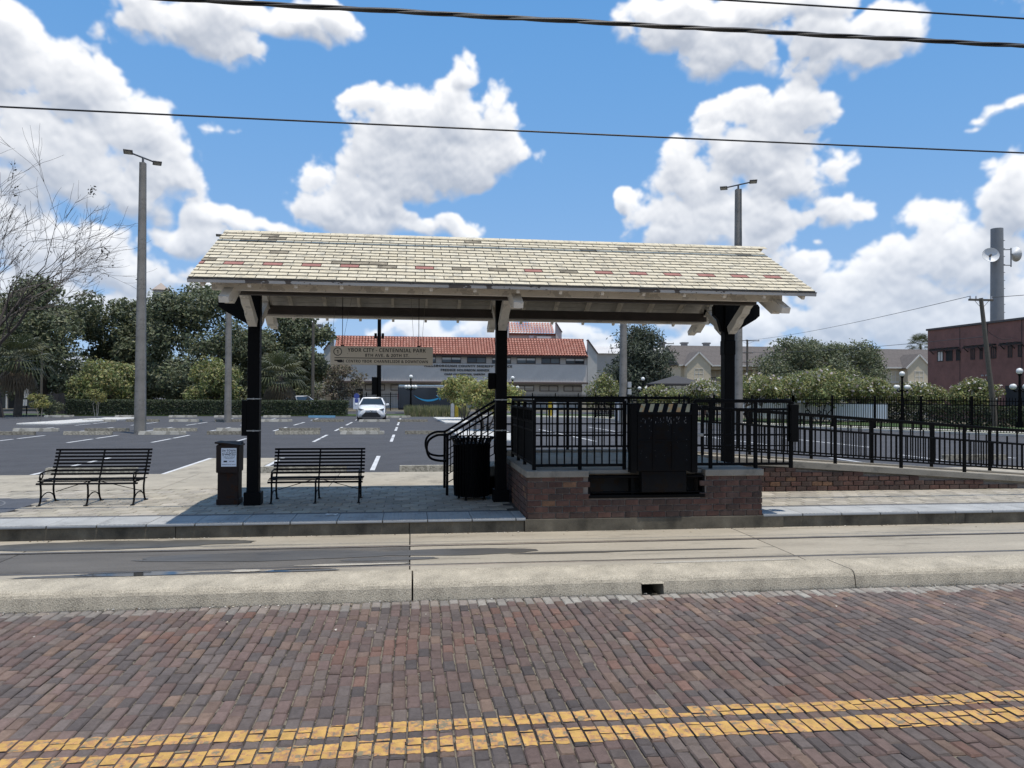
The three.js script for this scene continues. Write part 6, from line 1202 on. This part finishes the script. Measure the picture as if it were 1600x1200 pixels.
// cream apartment houses with gables
function apartments(label, o) {
  const t = thing('apartment_house', label, 'apartment house'), wall = mat([0.66, 0.57, 0.42], { map: T.wall, m: 3, rough: 0.95 }), roofm = mat([0.16, 0.14, 0.13], { map: T.grain, m: 1.5, rough: 1 }), wh = mat([0.6, 0.58, 0.54], { rough: 0.8 }), { x0, x1, z, eave, ridge } = o;
  { // the front wall stands in pieces round the balconies, which are real recesses
    const list = [box(x0, 0.2, z - 11, x1, eave, z - 1.6)], cuts = [...o.balconies].sort((p, q) => p[0] - q[0]); let x = x0;
    for (const [a, b] of cuts) { list.push(box(x, 0.2, z - 1.6, a, eave, z)); for (const [ya, yb] of [[0.2, 0.5], [2.8, 3.8], [6.1, eave]]) if (yb > ya) list.push(box(a, ya, z - 1.6, b, yb, z)); x = b; }
    list.push(box(x, 0.2, z - 1.6, x1, eave, z)); put('wall', boxUV(merge(list)), wall, t);
  }
  put('roof', boxUV(prism([[-(z + 0.6), eave], [-(z - 11.6), eave], [-(z - 5.5), ridge]], x1 - x0 + 1).rotateY(Math.PI / 2).translate(x0 - 0.5, 0, 0)), roofm, t);
  put('eave_board', box(x0 - 0.5, eave - 0.2, z + 0.5, x1 + 0.5, eave + 0.02, z + 0.66), wh, t);
  for (const [gx, w] of o.gables) {
    put('gable', boxUV(merge([box(gx - w, 0.2, z - 1, gx + w, eave, z + 1.5), prism([[gx - w, eave], [gx + w, eave], [gx, eave + w * 0.95]], 3.5).translate(0, 0, z - 2)])), wall, t);
    for (const s of [-1, 1]) { put('gable_trim', bar(V(gx, eave + w * 0.95 + 0.1, z + 1.62), V(gx + s * (w + 0.35), eave - 0.25, z + 1.62), 0.2, 0.22), wh, t); put('gable_roof', boxUV(bar(V(gx, eave + w * 0.95 + 0.22, z - 0.4), V(gx + s * (w + 0.4), eave - 0.2, z - 0.4), 4.1, 0.12)), roofm, t); }
    windowIn(t, gx - 0.75, gx + 0.75, eave - 2.3, eave - 0.6, z + 1.52, wh, 2, 2, { sill: true }); windowIn(t, gx - 0.75, gx + 0.75, 1.1, 2.9, z + 1.52, wh, 2, 2, { sill: true });
    put('awning', boxUV(bar(V(gx, 3.35, z + 2.8), V(gx, 3.95, z + 1.5), w * 1.9, 0.1)), wh, t);
  }
  for (const [a, b] of o.balconies) { for (const y of [0.5, 3.8]) { windowIn(t, mix(a, b, 0.3), mix(a, b, 0.75), y, y + 2.05, z - 1.58, wh, 2, 1); put('balcony_rail', merge([box(a, y + 0.95, z + 0.02, b, y + 1.03, z + 0.06), ...Array.from({ length: Math.round((b - a) / 0.3) }, (_, i) => box(a + i * 0.3, y, z + 0.03, a + i * 0.3 + 0.03, y + 0.96, z + 0.05))]), M.black, t); } put('slab_edge', box(a - 0.1, 3.3, z, b + 0.1, 3.7, z + 0.2), wh, t); }
  for (const [a, b] of o.windows ?? []) { windowIn(t, a, b, eave - 2.3, eave - 0.7, z + 0.02, wh, 2, 2, { sill: true }); windowIn(t, a, b, 1.1, 2.9, z + 0.02, wh, 2, 2, { sill: true }); }
  return t;
}
apartments('long cream apartment house with dark balconies behind the right shelter post', { x0: 43.4, x1: 70, z: -120, eave: 6.8, ridge: 10.3, gables: [[45.9, 2.0], [58.3, 2.0]], balconies: [[48.2, 51.6], [52.6, 55.8]], windows: [[61.2, 62.7], [64.6, 66.1]] });
apartments('cream apartment house with a gable between the oaks and the brick building', { x0: 73.4, x1: 96, z: -111, eave: 6.4, ridge: 9.6, gables: [[77.9, 1.9]], balconies: [[80.6, 83.5]], windows: [[74.2, 75.7]] });
{ const t = thing('white_roofed_hall', 'long far building with a white metal roof above the cream apartments', 'building'); put('wall', boxUV(box(26, 0.2, -190, 78, 10.9, -165)), mat([0.45, 0.43, 0.4], { map: T.wall, m: 5 }), t); put('roof', boxUV(prism([[164.4, 10.9], [190.6, 10.9], [177, 13.2]], 54).rotateY(Math.PI / 2).translate(25, 0, 0)), mat([0.66, 0.63, 0.6], { map: T.wall, m: 6, rough: 0.7 }), t); for (const x of [59, 64.5, 70]) put('roof_vent', merge([cbox(x, 13.3, -176, 1.3, 1.6, 1.3, 0.1), cbox(x, 14.2, -176, 1.7, 0.35, 1.7, 0.1)]), mat([0.14, 0.14, 0.15]), t); }
{ // brick building at the right, its long side facing the car park
  const t = thing('brick_building', 'dark red brick building with pergola window hoods at the right edge', 'building'), br = mat([0.25, 0.125, 0.105], { map: tex(512, (u, v) => { const row = Math.floor(v * 32), x = (u * 16 + (row & 1) * 0.5) % 1, y = (v * 32) % 1, m = x < 0.06 || y < 0.14; const s = 0.8 + 0.4 * (fbmA(u, v) - 0.5) + 0.25 * (fbmB(u, v) - 0.5); return m ? [s * 1.15, s * 1.25, s * 1.25] : [s, s, s]; }), m: 3.2, rough: 0.95 });
  const dk = mat([0.028, 0.024, 0.024], { rough: 0.8 });
  const X = 39.5; put('wall', boxUV(box(X, 0.2, -54.5, 62, 7.05, -18)), br, t); put('coping', box(X - 0.1, 7.05, -54.6, 62.1, 7.2, -17.9, 0.02), mat([0.10, 0.09, 0.09]), t);
  const joint = []; for (const z of [-51.0, -48.3, -45.3, -42.2]) joint.push(box(X - 0.012, 0.3, z - 0.025, X, 7.05, z + 0.025)); put('control_joints', merge(joint), dk, t);
  const win = (z0, z1, y0, y1, p = 0) => { const f = 0.06, w = put('window', merge([box(X - 0.03, y0, z0, X + 0.02, y0 + f, z1), box(X - 0.03, y1 - f, z0, X + 0.02, y1, z1), box(X - 0.03, y0 + f, z0, X + 0.02, y1 - f, z0 + f), box(X - 0.03, y0 + f, z1 - f, X + 0.02, y1 - f, z1), box(X - 0.02, y0 + f, (z0 + z1) / 2 - 0.025, X + 0.01, y1 - f, (z0 + z1) / 2 + 0.025)]), dk, t); put('pane', box(X - 0.012, y0 + f, z0 + f, X - 0.006, y1 - f, z1 - f), p ? mat([0.6, 0.6, 0.58], { rough: 0.4 }) : PANE[0], w); };
  [[-53.38, -52.75, 1], [-52.45, -51.75], [-51.38, -50.95], [-49.92, -49.5], [-49.04, -48.75], [-47.99, -47.5], [-46.47, -46.1], [-45.61, -45.3], [-43.6, -43.1], [-42.4, -41.9], [-39.8, -39.2], [-38.5, -37.9]].forEach(([a, b, p]) => win(a, b, 4.62, 5.42, p));
  for (const [a, b] of [[-53.9, -50.8], [-50.3, -47.4], [-46.9, -44.9], [-44.0, -41.5], [-40.2, -37.5]]) { const h = put('window_hood', merge([box(X - 0.38, 5.44, a, X - 0.3, 5.53, b)]), dk, t); for (let z = a + 0.2; z < b; z += 0.62) put('hood_beam', box(X - 0.45, 5.53, z, X, 5.62, z + 0.1), dk, h); for (const z of [a + 0.1, (a + b) / 2, b - 0.1]) put('hood_strut', bar(V(X, 5.2, z), V(X - 0.3, 5.46, z), 0.05), dk, h); }
  for (const [a, b] of [[-48.4, -47.4], [-46.7, -44.9], [-43.4, -41.6]]) { put('door_opening', box(X - 0.02, 0.35, a, X + 0.02, 2.75, b), dk, t); put('door', box(X - 0.05, 0.35, a + 0.1, X - 0.02, 2.55, b - 0.1, 0.01), PANE[0], t); }
  const pl = mat([0.42, 0.41, 0.4], { rough: 0.6 }); put('wall_letters', merge([letters('n n n n n', 0.14, 0.03, 2.0).rotateY(-Math.PI / 2).translate(X - 0.03, 3.06, -48.9), letters('n n n', 0.14, 0.03, 1.0).rotateY(-Math.PI / 2).translate(X - 0.03, 3.42, -48.35)].map((g) => g)), pl, t);
}
// ---------------------------------------------------------------- iron fences
function ironFence(label, pts, h, step, group) {
  const t = thing('iron_fence', label, 'fence'), pk = [];
  for (let i = 0; i < pts.length - 1; i++) {
    const [a, b] = [V(...pts[i]), V(...pts[i + 1])], L = a.distanceTo(b), n = Math.max(1, Math.round(L / 2.4));
    for (const y of [0.14, h - 0.16, h - 0.36]) put('rail', bar(a.clone().add(V(0, y, 0)), b.clone().add(V(0, y, 0)), 0.035, 0.04), M.black, t);
    for (let k = 0; k <= n; k++) { const p = a.clone().lerp(b, k / n); put('post', box(p.x - 0.045, p.y - 0.1, p.z - 0.045, p.x + 0.045, p.y + h + 0.06, p.z + 0.045), M.black, t); }
    for (let s = step; s < L; s += step) { const p = a.clone().lerp(b, s / L); pk.push(box(p.x - 0.011, p.y + 0.05, p.z - 0.011, p.x + 0.011, p.y + h, p.z + 0.011)); }
  }
  stuff(put('pickets', merge(pk), M.black, t));
}
ironFence('black iron picket fence behind the ramp, along the right side of the car park', [[14.9, 0.38, -47.4], [20.6, 0.38, -39.4], [26.75, 0.38, -30.4], [37, 0.38, -15.6]], 1.62, 0.115);
ironFence('black iron picket fence in front of the long red roofed building', [[-14, 0.3, -78], [46, 0.3, -78]], 1.75, 0.14);
ironFence('black iron fence behind the lift gate panel and the flowering shrubs', [[14.9, 0.38, -47.6], [13.2, 0.38, -54], [30, 0.38, -58]], 1.6, 0.14);
{ // white banner on the ground beyond the fence
  const t = thing('long_banner', 'long white banner under the crape myrtles behind the iron fence', 'banner', [25.9, LY + 0.1, -46.6], Math.atan2(-4.0, 4.8) * -1 * -1), c = document.createElement('canvas'); c.width = 1024; c.height = 160; const q = c.getContext('2d'), rr = RNG(77);
  q.fillStyle = '#e9ebef'; q.fillRect(0, 0, 1024, 160); q.fillStyle = '#2b2f38'; for (let x = 40; x < 600; x += 44) { const k = Math.floor(rr() * 4), y = 56; if (rr() < 0.15) continue; if (k === 0) { q.fillRect(x, y, 8, 50); q.fillRect(x + 20, y + 14, 8, 36); q.fillRect(x, y + 14, 28, 8); } else if (k === 1) { q.beginPath(); q.lineWidth = 8; q.strokeStyle = '#2b2f38'; q.arc(x + 15, y + 32, 14, 0, 7); q.stroke(); } else if (k === 2) { q.fillRect(x, y + 14, 8, 36); q.fillRect(x, y + 14, 22, 8); q.fillRect(x + 16, y + 14, 8, 36); } else { q.fillRect(x + 8, y, 8, 50); q.fillRect(x, y + 14, 26, 7); } }
  const tx = new THREE.CanvasTexture(c); tx.colorSpace = THREE.SRGBColorSpace;
  const len = 8.4; put('cloth', new THREE.PlaneGeometry(len, 1.05).translate(0, 0.62, 0.03), new THREE.MeshStandardMaterial({ map: tx, roughness: 0.8 }), t); put('backing', box(-len / 2, 0.08, -0.02, len / 2, 1.16, 0.02), mat([0.5, 0.5, 0.5]), t);
  for (let k = 0; k < 6; k++) put('stake', box(-len / 2 + k * len / 5 - 0.03, -0.1, -0.06, -len / 2 + k * len / 5 + 0.03, 1.25, -0.02), M.black, t);
}
{ // kiosk roof beyond the lift gate
  const t = thing('kiosk', 'small dark roofed kiosk behind the lift gate, left of the flowering tree', 'kiosk', [22.4, LY, -63]); put('roof', boxUV(new THREE.ConeGeometry(2.5, 0.75, 4).rotateY(Math.PI / 4).scale(1.25, 1, 0.9).translate(0, 3.0, 0)), mat([0.045, 0.042, 0.042], { rough: 0.8 }), t); put('eave', box(-2.2, 2.5, -1.6, 2.2, 2.66, 1.6, 0.02), mat([0.05, 0.045, 0.045]), t); for (const [x, z] of [[-1.9, -1.3], [1.9, -1.3], [1.9, 1.3], [-1.9, 1.3]]) put('pillar', box(x - 0.18, 0, z - 0.18, x + 0.18, 2.5, z + 0.18, 0.02), mat([0.10, 0.055, 0.045], { map: T.grain, m: 1 }), t);
}
// ---------------------------------------------------------------- vehicles
function wheel(t, x, z, R, w) { const g = put('wheel', new THREE.CylinderGeometry(R, R, w, 24).rotateZ(Math.PI / 2).translate(x, R, z), mat([0.018, 0.018, 0.018], { rough: 0.9 }), t); put('rim', new THREE.CylinderGeometry(R * 0.62, R * 0.62, w + 0.01, 20).rotateZ(Math.PI / 2).translate(x, R, z), mat([0.45, 0.45, 0.46], { rough: 0.3, metal: 0.7 }), g); }
function sedan(label, pos, turn, rgb) {
  const t = thing('parked_car', label, 'car', pos, turn), paint = mat(rgb, { physical: true, rough: 0.35, clearcoat: 1 }), dk = mat([0.012, 0.012, 0.013], { rough: 0.45 }), gl = mat([0.02, 0.024, 0.026], { rough: 0.05, physical: true });
  // body rings from the nose (+z) to the tail: [z, half width at sill, half width at belt, y low, y belt]
  const ring = (z, wl, wb, yl, ym, yb, crown) => { const p = []; for (const [x, y] of [[-wl * 0.92, yl], [-wl, yl + 0.12], [-wl, ym], [-wb, yb], [-wb * 0.72, yb + crown], [0, yb + crown * 1.35], [wb * 0.72, yb + crown], [wb, yb], [wl, ym], [wl, yl + 0.12], [wl * 0.92, yl]]) p.push(V(x, y, z)); return p; };
  const loft = (rings) => { const n = rings[0].length, pos = [], idx = []; rings.forEach((g) => g.forEach((q) => pos.push(q.x, q.y, q.z))); for (let i = 0; i < rings.length - 1; i++) for (let k = 0; k < n; k++) { const a = i * n + k, b = i * n + (k + 1) % n, c = a + n, d = b + n; idx.push(a, c, b, b, c, d); } for (const [o, s] of [[0, 1], [(rings.length - 1) * n, -1]]) for (let k = 1; k < n - 1; k++) s > 0 ? idx.push(o, o + k, o + k + 1) : idx.push(o, o + k + 1, o + k); const g = new THREE.BufferGeometry(); g.setAttribute('position', new THREE.Float32BufferAttribute(pos, 3)); g.setIndex(idx); g.computeVertexNormals(); return g; };
  put('body', loft([ring(2.3, 0.62, 0.55, 0.3, 0.42, 0.58, 0.04), ring(2.22, 0.78, 0.68, 0.2, 0.45, 0.7, 0.05), ring(2.0, 0.87, 0.78, 0.17, 0.5, 0.78, 0.05), ring(1.4, 0.885, 0.82, 0.17, 0.55, 0.88, 0.06), ring(0.9, 0.885, 0.84, 0.17, 0.58, 0.95, 0.05), ring(0, 0.885, 0.85, 0.17, 0.6, 0.97, 0.03), ring(-1.3, 0.885, 0.85, 0.17, 0.62, 1.0, 0.03), ring(-1.9, 0.87, 0.8, 0.2, 0.62, 1.02, 0.03), ring(-2.25, 0.78, 0.7, 0.28, 0.62, 0.98, 0.03)]), paint, t);
  put('roof', loft([ring(0.18, 0.62, 0.58, 1.34, 1.4, 1.44, 0.012), ring(-0.2, 0.63, 0.59, 1.36, 1.42, 1.46, 0.018), ring(-1.05, 0.62, 0.57, 1.34, 1.4, 1.44, 0.012)]), paint, t);
  const quad = (a, b, c, d) => { const g = new THREE.BufferGeometry(), p = [a, b, c, a, c, d]; g.setAttribute('position', new THREE.Float32BufferAttribute(p.flatMap((v) => [v.x, v.y, v.z]), 3)); g.computeVertexNormals(); return g; };
  put('windscreen', quad(V(-0.78, 0.98, 0.92), V(0.78, 0.98, 0.92), V(0.59, 1.39, 0.18), V(-0.59, 1.39, 0.18)), gl, t);
  put('rear_window', quad(V(0.76, 1.02, -1.75), V(-0.76, 1.02, -1.75), V(-0.56, 1.39, -1.05), V(0.56, 1.39, -1.05)), gl, t);
  for (const s of [-1, 1]) {
    put('side_window', quad(V(s * 0.835, 1.0, 0.78), V(s * 0.6, 1.38, 0.15), V(s * 0.6, 1.38, -1.0), V(s * 0.83, 1.03, -1.6)), gl, t);
    put('window_pillar', merge([bar(V(s * 0.81, 0.98, 0.9), V(s * 0.605, 1.4, 0.17), 0.07, 0.06), bar(V(s * 0.835, 1.0, -0.4), V(s * 0.61, 1.4, -0.38), 0.05, 0.06), bar(V(s * 0.8, 1.02, -1.72), V(s * 0.59, 1.4, -1.03), 0.12, 0.06)]), paint, t);
    put('mirror', merge([new RoundedBoxGeometry(0.2, 0.13, 0.12, 2, 0.05).translate(s * 1.0, 1.0, 0.72), bar(V(s * 0.86, 0.96, 0.72), V(s * 0.95, 0.99, 0.72), 0.05)]), paint, t);
    put('headlight', new THREE.ExtrudeGeometry(new THREE.Shape([[0.3, 0.66], [0.78, 0.79], [0.8, 0.7], [0.62, 0.63], [0.34, 0.61]].map(([x, y]) => new THREE.Vector2(s * x, y))), { depth: 0.18, bevelEnabled: false }).applyMatrix4(new THREE.Matrix4().makeShear(0, 0, 0, 0, 0, 0)).translate(0, 0, 2.08), mat([0.12, 0.125, 0.13], { rough: 0.15, physical: true }), t);
    put('fog_lamp', cbox(s * 0.68, 0.36, 2.16, 0.16, 0.12, 0.14, 0.03), dk, t);
    wheel(t, s * 0.8, 1.42, 0.31, 0.2); wheel(t, s * 0.8, -1.3, 0.31, 0.2);
  }
  put('grille', new THREE.ExtrudeGeometry(new THREE.Shape([[-0.36, 0.54], [0.36, 0.54], [0.62, 0.3], [0.56, 0.23], [-0.56, 0.23], [-0.62, 0.3]].map(([x, y]) => new THREE.Vector2(x, y))), { depth: 0.22, bevelEnabled: false }).translate(0, 0, 2.12), dk, t);
  put('upper_grille', box(-0.36, 0.6, 2.15, 0.36, 0.64, 2.325, 0.01), dk, t); put('badge', new THREE.TorusGeometry(0.055, 0.014, 6, 20).scale(1.3, 0.9, 1).translate(0, 0.625, 2.33), mat([0.5, 0.5, 0.5], { metal: 0.9, rough: 0.2 }), t);
  put('interior', box(-0.6, 0.95, -1.2, 0.6, 1.2, 0.3), mat([0.03, 0.03, 0.03]), t);
  return t;
}
sedan('white saloon car parked nose to the camera beyond the wheel stops', [-2.52, LY, -51.6], 0.02, [0.78, 0.78, 0.78]);
{ // dark blue delivery van, side on
  const t = thing('delivery_van', 'dark blue delivery van with a light blue curved arrow, side on behind the grass bed', 'van', [1.75, LY, -67.5]), navy = mat([0.016, 0.022, 0.034], { rough: 0.4, physical: true, clearcoat: 0.6 }), dk = mat([0.012, 0.012, 0.013], { rough: 0.7 });
  put('body', boxUV(new RoundedBoxGeometry(5.7, 1.95, 2.0, 3, 0.12).translate(0, 1.35, 0)), navy, t); put('roof', boxUV(new RoundedBoxGeometry(5.6, 0.16, 1.86, 2, 0.06).translate(0, 2.36, 0)), mat([0.16, 0.24, 0.31], { rough: 0.45 }), t);
  put('sill', box(-2.8, 0.3, -0.95, 2.8, 0.48, 0.98, 0.03), dk, t);
  const sh = new THREE.Shape(); sh.moveTo(-1.55, 1.62); sh.quadraticCurveTo(-0.6, 0.92, 0.6, 1.36); sh.lineTo(0.62, 1.24); sh.quadraticCurveTo(-0.55, 0.68, -1.55, 1.62);
  const ar = new THREE.Shape([[0.38, 1.56], [0.86, 1.55], [0.74, 1.1], [0.66, 1.36]].map(([a, b]) => new THREE.Vector2(a, b)));
  put('curved_arrow', merge([new THREE.ExtrudeGeometry(sh, { depth: 0.006, bevelEnabled: false, curveSegments: 14 }), new THREE.ExtrudeGeometry(ar, { depth: 0.006, bevelEnabled: false })]).translate(0, 0, 1.001), mat([0.03, 0.3, 0.55], { rough: 0.5 }), t);
  for (const x of [-1.9, 1.95]) for (const s of [-1, 1]) { const g = put('wheel', new THREE.CylinderGeometry(0.36, 0.36, 0.24, 24).rotateX(Math.PI / 2).translate(x, 0.36, s * 0.9), dk, t); put('rim', new THREE.CylinderGeometry(0.2, 0.2, 0.25, 16).rotateX(Math.PI / 2).translate(x, 0.36, s * 0.9), mat([0.3, 0.3, 0.3], { metal: 0.6, rough: 0.4 }), g); }
  put('door_seam', merge([box(-2.62, 0.55, 1.0, -2.6, 2.25, 1.004), box(-0.2, 0.55, 1.0, -0.18, 2.25, 1.004), box(1.9, 0.55, 1.0, 1.92, 2.25, 1.004)]), dk, t); put('side_window', box(2.05, 1.35, 0.99, 2.7, 1.95, 1.006, 0.01), PANE[0], t); put('tail_light', box(-2.86, 1.2, 0.8, -2.84, 1.7, 0.95), mat([0.3, 0.02, 0.02], { rough: 0.3 }), t);
}
{ const t = thing('white_van', 'white van behind the long banner and the crape myrtles', 'van', [26.2, LY, -53], -0.6), wh = mat([0.7, 0.7, 0.7], { rough: 0.4, physical: true }); put('body', boxUV(new RoundedBoxGeometry(5.2, 1.6, 1.9, 2, 0.14).translate(0, 1.15, 0)), wh, t); put('cab', new RoundedBoxGeometry(1.6, 0.9, 1.7, 2, 0.12).translate(1.6, 2.1, 0), wh, t); put('window', box(1.0, 1.95, 0.83, 2.3, 2.4, 0.87, 0.01), PANE[0], t); for (const x of [-1.6, 1.7]) wheelX(t, x); function wheelX(p, x) { for (const s of [-0.85, 0.85]) put('wheel', new THREE.CylinderGeometry(0.34, 0.34, 0.22, 18).rotateX(Math.PI / 2).translate(x, 0.34, s), M.blackmatt, p); } }
sedan('small silver car half hidden behind the hedge, left of the white car', [-9.5, LY, -69], 0.6, [0.45, 0.47, 0.5]);

renderer.render(scene, camera);
